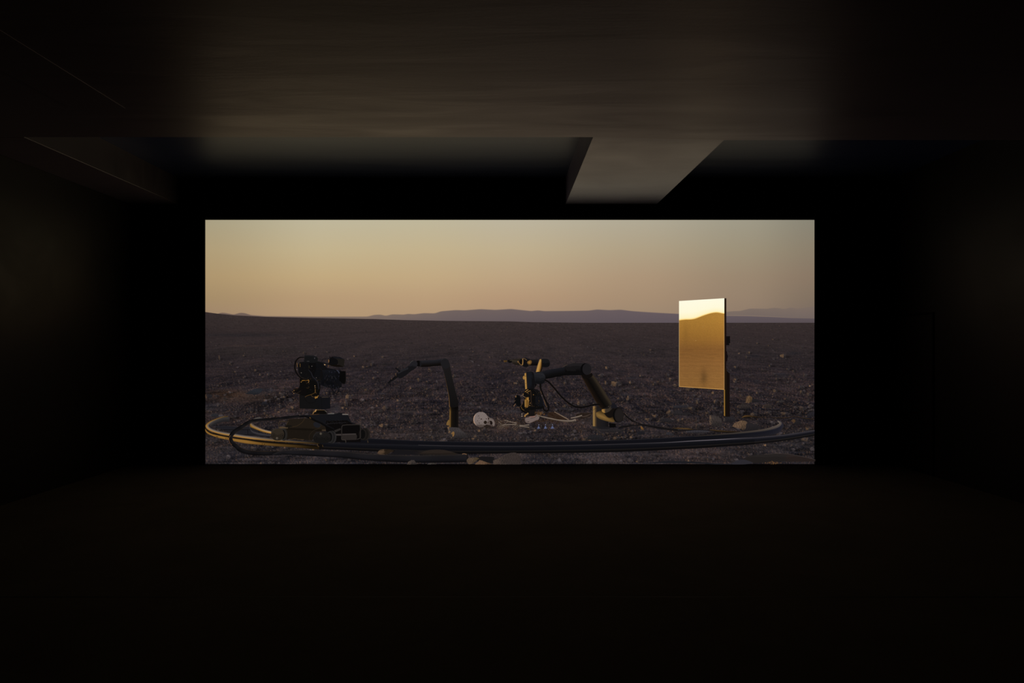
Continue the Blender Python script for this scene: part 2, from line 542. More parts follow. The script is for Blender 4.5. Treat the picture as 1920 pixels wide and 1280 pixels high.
for (x, y, r, w, h) in [(414, 671, 2.0, .7, 2.0), (434, 680, 2.2, .6, 1.3), (459, 667, 1.6, .6, 1.3), (443, 697, 2.2, .7, 1), (490, 702, 2.2, .8, 1.1), (505, 702, 2.6, .7, 1.3),
                        (481, 694, 2, .7, 1.4), (460, 707, 2.6, .7, .8), (535, 744, 2.4, .8, 1), (571, 661, 1.8, .6, 1.3), (594, 649, 1.5, .6, 1), (1467, 667, 4.6, .9, 0.9), (1443, 685, 2.8, .8, 1),
                        (1404, 661, 2.0, .8, 1.4), (1385, 662, 1.8, .8, 1), (1399, 669, 2.4, .8, 1), (1448, 636, 1.4, .8, 1), (1456, 636, 1.4, .8, 1), (1419, 643, 1.8, .8, 1.2), (1502, 651, 3, .6, .6),
                        (1456, 710, 3.2, .8, .8), (1476, 692, 4, .7, .7), (1508, 703, 4, .7, .7), (1499, 726, 4, .9, .9), (1503, 735, 5.5, .8, .8), (1452, 732, 4, .7, .8), (1419, 735, 3, .8, .9),
                        (1388, 741, 3, .6, 1), (1138, 689, 3.6, .8, 1), (1136, 718, 3.0, .95, 1.2), (1154, 719, 8.0, .8, .72), (1182, 718, 3.0, .8, 1.1), (1163, 732, 3, .7, .8), (1191, 726, 2.6, .8, 1), (1207, 740, 3, .7, 1),
                        (1127, 704, 6, .6, .6), (1201, 705, 3, .9, .8), (1257, 693, 2.8, .7, .9), (1251, 703, 4, .7, .7), (1226, 719, 3.6, .7, .8), (1234, 715, 2.8, .7, .7), (1257, 711, 4, .6, .9), (1219, 656, 2, .6, 1.2),
                        (1208, 665, 2, .6, 1), (1378, 688, 2.5, .7, 1.1), (1378, 711, 3, .9, .8), (1300, 742, 3.5, .7, .8), (1077, 711, 3.0, .9, .9), (1059, 718, 2.4, .7, 1.2), (1085, 697, 2, .7, 1.3),
                        (1094, 732, 2.8, .7, .9), (1030, 742, 5, .7, 1), (1051, 744, 3, .7, .8), (1040, 735, 3, .6, .8), (1008, 723, 2.4, .8, 1.2), (719, 669, 2.2, .6, 1), (686, 675, 2, .65, 1.8), (698, 682, 2.2, .6, 2),
                        (683, 688, 3, .7, .8), (690, 687, 2.4, .7, .8), (702, 708, 3, .7, .8), (710, 729, 2.5, .8, .8), (688, 730, 3.4, .75, .8), (786, 712, 3, .7, 1.4), (771, 727, 2, .95, 1), (801, 730, 2.4, .8, .9), (852, 705, 3.6, .7, 1),
                        (808, 694, 2.2, .7, 1.3), (765, 704, 2, .8, .8), (748, 751, 3.4, .8, .8), (655, 745, 5, .8, 1.2), (723, 763, 4.4, .6, 1.2), (739, 773, 1.8, .95, .8), (820, 770, 3, .7, .8), (831, 779, 3.5, .7, .8),
                        (645, 764, 3, .9, .9), (639, 738, 2.6, .9, 1), (615, 737, 2.4, .8, 1), (551, 765, 4.4, .7, 1.3), (541, 770, 3.5, .7, .9), (527, 762, 3, .7, 1), (519, 768, 3, .7, 1), (482, 771, 3, .6, 1.2), (499, 774, 3, .6, .9),
                        (650, 756, 3.4, .65, 1.8), (1120, 822, 5, .6, .7), (1080, 822, 5, .6, .6), (1155, 820, 6, .6, .6), (1168, 820, 4, .6, .7), (1262, 808, 3, .8, 1.2), (1119, 806, 3, .7, 1),
                        (1005, 807, 4, .8, .9), (989, 823, 3, .9, 1.8), (893, 817, 4, .6, .7), (812, 819, 3, .6, 1), (538, 838, 4, .8, .9), (615, 860, 4, .8, .9), (656, 862, 3.5, .7, .8), (590, 842, 3.5, .9, .7), (493, 868, 4, .6, .7),
                        (1291, 863, 3, .8, .8), (1328, 859, 4, .6, .7), (1195, 864, 3, .7, .8), (1228, 779, 4.5, .9, .7), (1240, 786, 4, .7, 1), (1215, 786, 5, .7, .7), (1256, 772, 6, .7, .8), (1272, 787, 3, .7, 1), (1280, 785, 3, .7, 1),
                        (1365, 783, 2, .6, .8), (1326, 773, 4, .7, .7), (1352, 754, 3, .7, 1.1), (1341, 752, 4.4, .8, 1), (1307, 753, 3, .7, 1.4), (1285, 762, 9, .35, .6), (1296, 765, 6, .6, .6), (745, 820, 4, .5, .6), (766, 815, 3, .5, .6),
                        (1310, 719, 5, .6, .6), (1292, 729, 6, .5, .6), (1266, 722, 5, .6, .6), (877, 790, 6, .3, .5), (1086, 756, 4, .7, 1.1), (1095, 754, 7, .3, .7), (470, 768, 6, .3, .7), (1060, 760, 5, .6, .6), (1178, 745, 3.5, .9, 1.6),
                        (1412, 776, 6, .5, .6), (1470, 775, 6, .6, .6), (1440, 772, 5, .6, .6), (1503, 765, 6, .4, .7), (1386, 772, 5, .6, .6), (1516, 740, 5, .6, .7), (430, 783, 3, .5, .7), (615, 700 - 40, 2, .5, .8)]:
    pts_.append((y, x, r, w, h, 1.0))
for i in range(5200):
    y = 606 + 228 * rng.random() ** 1.1; x = SX0 + (SX1 - SX0) * rng.random()
    if x < 760 and y < 650 and rng.random() < .75: continue
    s_ = (y - 590) / 100.0
    pts_.append((y, x, max(.55, s_ * (0.30 + 0.55 * rng.random() ** 2)), 0.35 + 0.6 * rng.random() ** 1.5, 0.6 + 0.6 * rng.random(), 1.0))
pts_.sort()
for y, x, r, w, h, sd in pts_:
    stone(x, y, r, w, h, sd)
# a few flat slabs, bluish top
def slab(cx, cy, rx, ry, col, a=0.6):
    patch(cx, cy, rx, ry, tuple(v * 0.92 for v in col), a)
for s_ in [(480, 733, 14, 5, (44, 44, 50)), (505, 731, 12, 4, (40, 40, 46)), (391, 742, 8, 5, (44, 40, 40)), (393, 765, 12, 3, (50, 46, 48)), (405, 778, 10, 4, (40, 42, 46)), (497, 757, 7, 4, (36, 34, 37)),
           (770, 736, 12, 1.6, (58, 52, 54)), (717, 737, 8, 2, (48, 46, 50)), (772, 771, 12, 2, (58, 50, 48)), (1165, 696, 12, 1.6, (30, 28, 31)), (1160, 703, 10, 1.4, (24, 22, 24)), (1185, 708, 12, 3, (34, 34, 40)),
           (1485, 662, 14, 3, (38, 36, 40)), (1412, 667, 12, 3, (38, 36, 41)), (1416, 716, 7, 5, (36, 34, 38)), (1465, 702, 16, 4, (37, 36, 41)), (760, 675, 10, 2.5, (46, 42, 45)), (725, 682, 10, 2.5, (34, 31, 33)),
           (800, 668, 18, 3, (40, 36, 38)), (1168, 740, 10, 2.2, (38, 37, 42)), (875, 783, 18, 3.2, (54, 51, 55)), (960, 770, 22, 3, (50, 47, 50)), (1060, 766, 16, 2.6, (46, 44, 48)), (630, 765, 12, 8, (48, 45, 50))]:
    slab(*s_)
# horizon edge
fade = np.clip((Y - hor[None, :]) / 1.2, 0, 1)
hy = np.maximum(Y, hor[None, :])
img = np.clip(img, 6, 200)
GX = X; GYY = np.minimum(np.maximum(Y, hor[None, :]), SY1)
d_ = Pic()._next()
verts = np.empty((GH * GW, 3), np.float32)
verts[:, 0] = ((GX - VX) * U).ravel(); verts[:, 1] = Y0 - d_; verts[:, 2] = (EYE + (VY - GYY) * U).ravel()
keep_row = (Y[1:, :] > hor[None, :] - 0.0)
idx = np.arange(GH * GW).reshape(GH, GW)
a = idx[:-1, :-1]; b = idx[1:, :-1]; c = idx[1:, 1:]; d = idx[:-1, 1:]
ok = keep_row[:, :-1] & keep_row[:, 1:]
faces = np.stack([a[ok], b[ok], c[ok], d[ok]], -1).astype(np.int32)
used = np.zeros(GH * GW, bool); used[faces.ravel()] = True
remap = np.cumsum(used) - 1
faces = remap[faces].astype(np.int32); verts = verts[used]
cols = np.ones((int(used.sum()), 4), np.float32); cols[:, :3] = lin(img.reshape(-1, 3)[used])
me = bpy.data.meshes.new('pictured_desert_plain')
me.vertices.add(len(verts)); me.vertices.foreach_set('co', verts.ravel())
me.loops.add(faces.size); me.loops.foreach_set('vertex_index', faces.ravel())
me.polygons.add(len(faces)); me.polygons.foreach_set('loop_start', np.arange(0, faces.size, 4, dtype=np.int32))
me.update(calc_edges=True)
ca = me.color_attributes.new('film', 'FLOAT_COLOR', 'POINT')
ca.data.foreach_set('color', cols.ravel())
me.materials.append(FILM)
plain = bpy.data.objects.new('pictured_desert_plain', me)
C.objects.link(plain); plain.parent = screen
tag(plain, 'stony dark desert plain in the film')

#__PICTURE_START__
def thing_part(name, label):
    """an empty that groups the pieces of one pictured thing; part of the screen"""
    o = bpy.data.objects.new(name, None)
    C.objects.link(o)
    o.parent = screen
    o.empty_display_size = 0.1
    tag(o, label=label)
    return o

GOLD = (130, 97, 55); DG = (130, 93, 45); NB = (14, 12, 11); BK = (9, 8, 8); CH = (24, 23, 25)
rnd = random.Random(5)

# ---- boulders and slabs in the film: lit face to the left, cool body to the right
def boulder(pts, body=(50, 45, 45), lit=(106, 80, 58), edge=0.35, rough=9, label=None, seed=0, dark=(24, 22, 23)):
    q = Pic()
    rr = random.Random(seed + int(pts[0][0] * 7))
    # jagged outline
    out = []
    n = len(pts)
    size = max(a[0] for a in pts) - min(a[0] for a in pts)
    for i in range(n):
        (xa, ya), (xb, yb) = pts[i], pts[(i + 1) % n]
        m = max(2, int(math.hypot(xb - xa, yb - ya) / 1.3))
        for k in range(m):
            t = k / m
            j = min(0.45, 0.02 * size)
            out.append((xa + (xb - xa) * t + rr.uniform(-j, j), ya + (yb - ya) * t + rr.uniform(-j, j) * .8))
    xs = [a[0] for a in pts]; x0, x1 = min(xs), max(xs)
    ys = [a[1] for a in pts]; y0, y1 = min(ys), max(ys)
    body = np.array(body, float) * .86; lit = np.array(lit, float) * .80 + np.array([2, 3, 6.0]); dk = np.array(dark, float)
    off = rr.random() * 50
    def col(x, y, r, a):
        t = (x - x0) / (x1 - x0)
        n_ = math.sin(x * 1.3 + off + math.sin(y * .9 + off) * 2) * math.sin(y * 1.6 + off + math.sin(x * 1.1)) + 0.5 * math.sin(x * 2.9 + y * 2.3 + off) + rr.uniform(-.35, .35)
        k = max(0.0, min(1.0, (edge + 0.13 * n_ - t) / 0.10))
        low = max(0, (y - y0) / (y1 - y0) - 0.45) * 1.1
        return (body * (1 - k) + lit * k) * (1 + n_ * rough * .016) - (body - dk) * low * (1 - k)
    q.blob(out, col, rings=max(6, int(size / 2.6)), smooth=0)
    return q.build('pictured_boulder', screen, label)

Z = z((1300, 740), 8)
boulder(Z((228, 310), (250, 300), (330, 312), (400, 345), (425, 400), (415, 465), (330, 470), (235, 440)), (64, 56, 54), (112, 88, 66), .14, label='squarish boulder left of the mirror post in the film')
boulder(Z((435, 345), (480, 315), (560, 320), (620, 350), (600, 400), (560, 410), (440, 395)), (42, 39, 42), (80, 68, 58), .12, label='low rock at the foot of the mirror post in the film')
boulder(Z((700, 420), (740, 385), (860, 420), (1010, 470), (930, 530), (770, 545), (700, 500)), (42, 38, 40), (50, 44, 42), .1, 4)  # painted shade: dark right side of the knobbly boulder drawn next
boulder(Z((570, 470), (600, 420), (660, 395), (700, 378), (760, 385), (800, 412), (780, 440), (772, 500), (745, 530), (690, 505), (640, 492)), (96, 76, 58), (111, 85, 62), .6, 14, label='large knobbly pale boulder right of the mirror post in the film')
boulder(Z((635, 180), (650, 155), (720, 135), (800, 138), (865, 170), (830, 200), (700, 208)), (52, 45, 44), (90, 67, 50), .16)
boulder(Z((860, 40), (960, 70), (980, 110), (860, 118)), (38, 35, 38), (44, 40, 40), .1, 4)  # shaded right side of the following lit rock, painted as a darker piece
boulder(Z((770, 115), (790, 20), (830, 8), (872, 40), (862, 105), (820, 122)), (92, 70, 48), (107, 80, 53), .6, 14)
boulder(Z((1010, 192), (1040, 150), (1090, 130), (1150, 150), (1172, 190), (1100, 200)), (56, 47, 44), (90, 67, 51), .25)
boulder(Z((1480, 360), (1520, 350), (1590, 400), (1610, 440), (1520, 450), (1470, 420)), (40, 36, 38), (52, 44, 40), .2, 4)
boulder(Z((1455, 390), (1475, 365), (1505, 362), (1520, 395), (1495, 420)), (84, 62, 40), (95, 69, 45), .6, 12)
boulder(Z((1660, 320), (1720, 260), (1800, 245), (1800, 325), (1700, 335)), (42, 39, 44), (96, 72, 50), .12)
boulder(Z((1230, 110), (1260, 85), (1330, 80), (1360, 100), (1300, 118)), (56, 50, 50), (100, 78, 54), .2)
boulder(Z((1350, 60), (1370, 35), (1420, 35), (1430, 65), (1390, 80)), (48, 42, 42), (90, 69, 50), .3)
boulder(Z((1480, 110), (1500, 85), (1530, 90), (1535, 120), (1505, 130)), (56, 46, 42), (90, 67, 50), .4)
Z = z((800, 740), 9.6)
boulder(Z((375, 570), (430, 562), (520, 555), (570, 570), (640, 640), (720, 700), (740, 760), (640, 775), (430, 770), (395, 670)), (66, 60, 60), (153, 113, 67), .06, label='wedge shaped rock at the foot of the left robot arm in the film')
q = Pic()
q.blob(Z((440, 690), (480, 650), (500, 660), (505, 700), (485, 750), (465, 740), (470, 700)), lambda x, y, r, a: (121, 90, 53), rings=2, smooth=1)
q.blob(Z((355, 540), (365, 490), (400, 440), (415, 450), (415, 545)), lambda x, y, r, a: (116, 88, 48), rings=2, smooth=1)
q.build_each('pictured_lit_rock', screen)
Z = z((1060, 740), 10.667)
boulder(Z((620, 720), (650, 680), (700, 665), (850, 670), (1000, 665), (1110, 690), (1120, 730), (950, 745), (750, 740)), (46, 42, 44), (96, 74, 56), .04, 6)
boulder(Z((370, 885), (430, 830), (520, 790), (640, 795), (780, 840), (780, 890), (500, 895)), (40, 38, 41), (92, 72, 52), .08, 8)
boulder(Z((1490, 620), (1520, 625), (1560, 680), (1545, 705), (1505, 680)), (130, 90, 43), (130, 90, 43), .6, 8)
boulder(Z((1420, 740), (1500, 720), (1580, 740), (1580, 785), (1430, 785)), (34, 33, 38), (38, 36, 40), .1, 4)
Z = z((1150, 760), 8)
boulder(Z((1060, 400), (1090, 372), (1200, 360), (1370, 360), (1440, 385), (1380, 405), (1200, 410)), (60, 57, 62), (84, 74, 66), .05, 8)
boulder(Z((780, 430), (790, 400), (830, 390), (910, 435), (880, 450)), (52, 50, 55), (60, 55, 56), .1, 6)
boulder(Z((840, 130), (900, 90), (960, 60), (1010, 80), (1040, 110), (1130, 100), (1180, 130), (1000, 145)), (46, 42, 44), (90, 69, 50), .1, 8)
boulder(Z((830, 10), (900, 0), (1000, -10), (1110, 0), (1080, 35), (900, 42)), (48, 45, 50), (104, 76, 48), .12, 8)
boulder(Z((630, 240), (700, 190), (780, 180), (860, 200), (960, 230), (850, 250)), (44, 40, 42), (96, 74, 52), .15, 8)
Z = z((380, 720), 10.667)
boulder(Z((76, 200), (130, 190), (200, 210), (215, 260), (80, 285)), (40, 37, 40), (90, 66, 48), .2, 6)
boulder(Z((180, 600), (230, 590), (330, 600), (350, 640), (200, 650)), (44, 44, 48), (60, 56, 56), .06, 5)
boulder(Z((860, 190), (960, 140), (1060, 90), (1200, 80), (1230, 110), (1150, 190), (1050, 215), (1000, 200)), (42, 44, 50), (46, 46, 50), .1, 5)
boulder(Z((1190, 400), (1220, 350), (1290, 340), (1330, 400)), (38, 37, 42), (44, 42, 44), .1, 5)

# ---- distant cables on the ground at the right
q = Pic()
Z = z((1300, 740), 8)
q.tube(Z((715, 338), (760, 322), (830, 318), (900, 326), (1000, 330), (1160, 332)), [1.2, 4.5, 3.6, 1.6, .9, .7], [(0, (70, 50, 24)), (.3, (102, 74, 41)), (.7, (36, 28, 20)), (1, (20, 16, 14))], along=lambda t: 1 - .6 * t)
q.tube(Z((1160, 340), (1300, 344), (1420, 340), (1452, 325), (1520, 322), (1650, 350), (1790, 362)), [1.2, 1.8, 1.6, 1.2, 1.2, 1.4, 1.4], [(0, (70, 50, 28)), (.5, (20, 17, 16)), (1, (16, 14, 14))])
q.tube(Z((1500, 325), (1640, 360), (1800, 380)), .8, (30, 27, 30))
q.tube(Z((235, 522), (300, 532), (420, 545), (560, 552), (700, 548)), [1.6, 3.2, 4, 3, 1], [(0, (87, 64, 38)), (.35, (52, 39, 24)), (1, (16, 14, 14))], along=lambda t: 1.1 - .6 * t)
q.build('pictured_cable', screen, 'thin cables lying behind the right end of the track in the film')

# ---- curved dolly track
tr = thing_part('pictured_dolly_track', 'curved double rail camera track lying on the desert ground in the film')
q = Pic()
# sleepers and struts at the left bend
Z = z((380, 720), 10.667)
for a in ([(230, 822), (500, 808), (760, 812), (900, 820)], [(440, 905), (640, 906), (980, 905)], [(780, 1015), (1000, 1000), (1200, 995)], [(1180, 1040), (1300, 1030), (1385, 1020)], [(300, 750), (305, 800), (300, 870)], [(920, 900), (925, 1000)], [(1145, 930), (1148, 1000)], [(1315, 960), (1315, 1010)]):
    q.tube(Z(*a), 1.0, (16, 14, 15))
q.blob(Z((240, 830), (440, 905), (600, 960), (800, 1010), (1000, 1020), (1380, 1050), (1380, 1010), (1200, 960), (1000, 850), (800, 850), (500, 830)), lambda x, y, r, a: (30, 29, 33), rings=1)
for a in ([(230, 822), (500, 808), (760, 812), (900, 820)], [(440, 905), (640, 906), (980, 905)], [(780, 1015), (1000, 1000), (1200, 995)], [(920, 900), (925, 1000)], [(1145, 930), (1148, 1000)], [(1315, 960), (1315, 1010)]):
    q.tube(Z(*a), 0.9, (14, 12, 13))
q.build_each('sleeper', tr)
q = Pic()
# inner rail: left lit end, long dark middle, right curl
q.band(Z((1010, 700), (1060, 680), (1110, 660), (1180, 655)), Z((1010, 722), (1060, 705), (1120, 690), (1185, 680)), [(0, (88, 82, 76)), (1, (50, 48, 50))], n=20)
q.band(Z((1000, 790), (960, 850), (1000, 920), (1100, 960), (1250, 990), (1385, 1005)), Z((970, 860), (975, 910), (1010, 960), (1100, 1000), (1250, 1022), (1385, 1030)), [(0, (58, 56, 60)), (1, (40, 38, 40))], n=30)
q.band(Z((1002, 772), (1040, 800), (1100, 835), (1200, 880), (1300, 912), (1390, 932)), Z((960, 800), (975, 850), (1050, 885), (1180, 935), (1290, 965), (1385, 985)),
       [(0, (76, 66, 60)), (.25, (132, 112, 96)), (.5, (179, 139, 85)), (.75, (154, 111, 46)), (1, (111, 80, 34))], n=40, along=lambda t: .72 + .3 * t)
RT = [(640, 818), (691, 820.6), (785, 825.2), (879, 827), (957, 827.2), (1060, 826), (1153, 824), (1238, 820.2), (1300, 816.4), (1350, 812.6), (1387, 809.2), (1425, 804.6), (1445, 801), (1456, 797), (1460.5, 793), (1459, 789.5), (1453, 787)]
RB = [(640, 832), (691, 832), (785, 835), (879, 836.5), (957, 837), (1060, 835.5), (1153, 833), (1238, 830), (1300, 826), (1350, 822.5), (1387, 820.5), (1425, 817.5), (1447, 814.5), (1460, 809.5), (1465, 803), (1467, 796), (1462, 788.5)]
m_ = 120
q.band(RT, RB, [(0, (30, 29, 34)), (.06, (18, 18, 22)), (.5, (15, 15, 20)), (1, (19, 18, 21))], n=m_, along=lambda t: 1.0 if t < .55 else 1 + (t - .55) * 3.2)
q.tube([(1300, 817.2), (1350, 813.6), (1387, 810.4), (1425, 806.2), (1447, 801.6), (1458, 797), (1461.5, 792.5), (1456, 788)], [1.0, 2.2, 3.2, 4.0, 5.0, 5.5, 5.0, 2.0], [(0, (78, 68, 62)), (.3, (84, 74, 66)), (1, (54, 50, 52))], n=50, along=lambda t: .55 + .7 * t)
q.tube([(691, 821.2), (785, 825.6), (879, 827.6), (957, 827.8), (1060, 826.5), (1153, 824.4), (1238, 820.8), (1300, 817)], .7, (34, 33, 38), n=60)
q.build('inner_rail', tr)
q = Pic()
# outer rail, left bend catching the sun
A = Z((540, 640), (430, 652), (300, 690), (190, 738), (130, 785), (150, 850), (250, 900), (420, 945), (600, 975), (800, 1005), (1000, 1022), (1200, 1045), (1500, 1075), (1900, 1110)) 
B = Z((545, 700), (470, 690), (360, 730), (240, 790), (190, 830), (215, 860))
q.band(Z((545, 650), (420, 668), (300, 712), (210, 765), (170, 812), (200, 845)), Z((545, 740), (440, 745), (340, 775), (250, 815), (205, 840), (215, 852)), [(0, (58, 54, 54)), (.5, (40, 38, 39)), (1, (30, 29, 31))], n=30)
top = Z((520, 628), (400, 645), (280, 685), (165, 735), (95, 790), (76, 830), (100, 880), (170, 930), (300, 975), (450, 1010), (600, 1035), (850, 1075), (1150, 1110), (1500, 1140), (1900, 1165), (2150, 1186), (2380, 1203))
inn = Z((545, 655), (440, 672), (320, 712), (225, 758), (165, 800), (150, 832), (175, 865), (250, 900), (370, 935), (500, 958), (620, 978), (860, 1015), (1150, 1048), (1500, 1085), (1900, 1118), (2150, 1132), (2380, 1148))
flt = Z((76, 880), (110, 930), (200, 985), (350, 1020), (550, 1060), (700, 1085), (900, 1110), (1150, 1150), (1500, 1180), (1900, 1205), (2150, 1224), (2380, 1243))
flb = Z((76, 930), (110, 975), (190, 1015), (330, 1065), (550, 1110), (700, 1145), (900, 1180), (1150, 1205), (1500, 1235), (1900, 1262), (2150, 1284), (2380, 1300))
q.band(Z((76, 850), (110, 905), (200, 955), (350, 1000), (550, 1035), (700, 1060), (900, 1085), (1150, 1120), (1500, 1150), (1900, 1180), (2150, 1200), (2380, 1218)), flb, [(0, (30, 22, 14)), (1, (46, 34, 18))], n=50, along=lambda t: 1 - .5 * t)
q.band(flt, flb, [(0, (95, 67, 31)), (.3, (139, 100, 45)), (.8, (130, 92, 41)), (1, (90, 66, 32))], n=60, along=lambda t: 1.0 if t < .55 else max(.22, 1 - (t - .55) * 2.1))
q.band(inn, top, [(0, (62, 58, 58)), (.2, (92, 84, 80)), (.45, (132, 110, 84)), (.7, (158, 118, 62)), (.88, (146, 102, 43)), (1, (70, 50, 24))], n=90, along=lambda t: .5 + .5 * min(t / .35, 1) if t < .72 else max(.26, 1 - (t - .72) * 2.8))
for a in ((300, 1038), (322, 1044), (485, 1078), (515, 1084), (1210, 1188), (1255, 1192)):
    q.ell(*Z(a)[0], .9, .7, (24, 17, 10), n=8)
# long dark middle and right
OT = [(600, 827.5), (660, 830.3), (785, 833.4), (863, 835), (957, 835.8), (1060, 834.2), (1154, 831.8), (1238, 829), (1300, 825.6), (1387, 820.8), (1425, 818.6), (1475, 813.5), (1527, 805.5)]
OB = [(600, 841), (660, 843.5), (785, 849), (863, 850), (957, 849), (1060, 848.2), (1154, 846.6), (1238, 843), (1300, 840), (1387, 834), (1425, 830.5), (1475, 824.5), (1527, 815.5)]
q.band(OT, OB, [(0, (32, 31, 36)), (.08, (22, 22, 26)), (.3, (16, 16, 20)), (.58, (13, 13, 16)), (.66, (30, 27, 26)), (.74, (16, 14, 14)), (.95, (10, 9, 10)), (1, (14, 12, 12))], n=130, along=lambda t: (1.25 if t > .8 else 1.0))
q.tube([(x, y) for x, y in OT[2:]], [.9, .9, .9, .9, .9, 1.1, 1.3, 1.2, 1.0, 1.0, 1.2, 1.2], (64, 60, 64), n=110, along=lambda t: .8 + .9 * math.exp(-((t - .66) / .12) ** 2))
q.tube([(1340, 824.5), (1387, 822), (1425, 819.8), (1475, 815), (1527, 807)], [1, 3, 3.4, 3.6, 3.6], [(0, (60, 56, 60)), (.5, (38, 36, 42)), (1, (24, 23, 28))], n=40)
q.build('outer_rail', tr)

# ---- camera dolly
dl = thing_part('pictured_camera_dolly', 'four wheeled black camera dolly on the curved track in the film')
Z = z((500, 760), 9.6)
q = Pic()
q.poly(Z((620, 175), (790, 160), (1000, 155), (1250, 145), (1310, 122), (1370, 125), (1375, 165), (1480, 165), (1530, 290), (1620, 330), (1680, 480), (1600, 560), (1250, 640), (1080, 560), (1000, 380), (800, 230)), (19, 19, 22))
q.tube(Z((960, 155), (1090, 150), (1230, 142), (1300, 128)), .7, (46, 44, 46))
q.poly(Z((1110, 150), (1120, 135), (1230, 132), (1225, 148)), (96, 92, 88))
q.poly(Z((1372, 162), (1375, 146), (1480, 150), (1482, 164)), (112, 106, 100))
q.poly(Z((1080, 270), (1460, 260), (1560, 330), (1690, 345), (1720, 400), (1700, 650), (1250, 650), (1060, 420)), (11, 9, 9))
for _ in range(46):
    x, y = rnd.uniform(1070, 1470), rnd.uniform(255, 330)
    q.ell(*Z((x, y))[0], rnd.uniform(.3, .8), .4, (rnd.choice([(30, 29, 32), (44, 38, 34), (20, 19, 22)])), n=6)
q.tube(Z((1080, 330), (1250, 310), (1440, 300)), 1.0, (30, 28, 30))
q.build('deck', dl)
q = Pic()
q.poly(Z((390, 270), (420, 240), (690, 222), (800, 230), (900, 290), (1060, 370), (1080, 400), (1080, 430), (380, 400), (350, 380)), lambda x, y: (31, 25, 19))
q.poly(Z((360, 390), (700, 395), (1085, 425), (1085, 450), (900, 470), (840, 620), (440, 590), (380, 610), (340, 450)), (26, 21, 16))
q.poly(Z((380, 402), (700, 408), (1085, 428), (1085, 452), (700, 440), (380, 425)), (20, 16, 12))
q.ell(*Z((920, 340))[0], 7, 5.2, (28, 28, 32), rot=.35)
q.tube(Z((700, 230), (650, 300), (560, 360), (440, 385)), .6, (58, 44, 28))
q.tube(Z((970, 320), (1000, 350), (940, 410), (850, 450), (780, 540), (800, 620), (900, 700), (930, 720)), .6, (44, 35, 26))
q.tube(Z((450, 605), (520, 590), (580, 600), (690, 605)), .8, (70, 54, 34))
q.build('side_panel', dl)
q = Pic()
q.tube(Z((560, 200), (700, 185), (800, 210), (900, 260), (1010, 310), (1110, 370), (1220, 420)), [4, 4.6, 5.2, 5.4, 5, 4, 3], [(0, (24, 23, 25)), (.4, (14, 13, 14)), (1, (8, 7, 7))], caps=True)
q.dots([(*Z((795, 215))[0], .8), (*Z((810, 225))[0], .5)], (130, 93, 48))
q.build('arm', dl)
def wheel(cx, cy, rx, ry, rim, core=(13, 12, 12), off=3.2):
    q = Pic()
    q.ell(cx + off, cy, rx, ry, rim)
    q.ell(cx + off * .5, cy, rx, ry, tuple(v * .7 for v in rim))
    q.ell(cx, cy, rx * .9, ry * .92, tuple(v * .9 for v in rim))
    q.ell(cx - .5, cy, rx * .68, ry * .74, core)
    q.build('wheel', dl)
wheel(*Z((320, 515))[0], 6, 11.6, (44, 41, 38), off=1.2)
wheel(*Z((1150, 560))[0], 7.4, 11.8, (40, 38, 38), off=5)
wheel(*Z((1740, 510))[0], 8, 11.5, (32, 28, 26), off=5.5)
def bogie(x0, x1, y0, y1, c, bolts, top):
    q = Pic()
    h = (y1 - y0) / 2; r = h * .95; cy = (y0 + y1) / 2
    pts = [(x0 + r - r * math.sin(t), cy - h * math.cos(t)) for t in np.linspace(0, math.pi, 12)] + [(x1 - r + r * math.sin(t), cy + h * math.cos(t)) for t in np.linspace(0, math.pi, 12)]
    q.blob(pts, lambda x, y, r_, a: np.array(c) * (1.12 if y < cy else .92) + (10 if r_ > .95 and y < cy and a < -1.8 else 0), rings=5, smooth=0)
    for (x, y) in bolts:
        q.ell(x, y, 3.2, 3.4, tuple(v * .75 for v in c)); q.ell(x, y, 2.0, 2.2, tuple(v * 1.2 for v in c)); q.ell(x + .3, y + .3, 1.1, 1.2, (16, 14, 13))
    q.ell(*top, 2.6, 2.7, tuple(v * .6 for v in c)); q.ell(*top, 2.1, 2.2, (82, 74, 64)); q.ell(top[0] + .3, top[1] + .3, .8, .8, (40, 36, 32))
    q.build('bogie', dl)
bogie(*[Z((95, 0))[0][0], Z((335, 0))[0][0], Z((0, 405))[0][1], Z((0, 622))[0][1]], (40, 34, 27), Z((140, 520), (295, 530)), Z((205, 580))[0])
bogie(*[Z((850, 0))[0][0], Z((1170, 0))[0][0], Z((0, 475))[0][1], Z((0, 668))[0][1]], (23, 21, 20), Z((895, 575), (1090, 585)), Z((990, 500))[0])
q = Pic()
q.tube(Z((240, 400), (240, 345), (245, 300), (270, 285), (380, 285)), 1.6, [(0, (70, 56, 42)), (1, (24, 20, 16))])
q.tube(Z((375, 345), (390, 300), (410, 275)), .9, (60, 48, 36))
q.poly(Z((240, 385), (270, 370), (400, 385), (400, 405), (245, 405)), (74, 60, 44))
q.poly(Z((345, 370), (380, 340), (460, 350), (480, 380), (370, 388)), (22, 19, 16))
q.build('handle', dl)
q = Pic()
q.poly(Z((1255, 510), (1620, 500), (1640, 540), (1630, 610), (1380, 615), (1370, 540), (1260, 535)), (40, 35, 33))
q.poly(Z((1255, 505), (1620, 495), (1620, 515), (1270, 528)), (58, 52, 50))
q.tube(Z((1365, 600), (1365, 480), (1370, 370), (1420, 345), (1560, 340), (1680, 340), (1698, 370), (1698, 480), (1695, 570), (1640, 600)), 1.8, [(0, (40, 36, 34)), (.5, (46, 41, 38)), (1, (22, 20, 20))], n=70)
q.tube(Z((1365, 560), (1370, 605), (1430, 615), (1440, 660)), 1.4, (52, 46, 42))
q.poly(Z((1230, 440), (1340, 400), (1350, 430), (1250, 475)), (40, 36, 34))
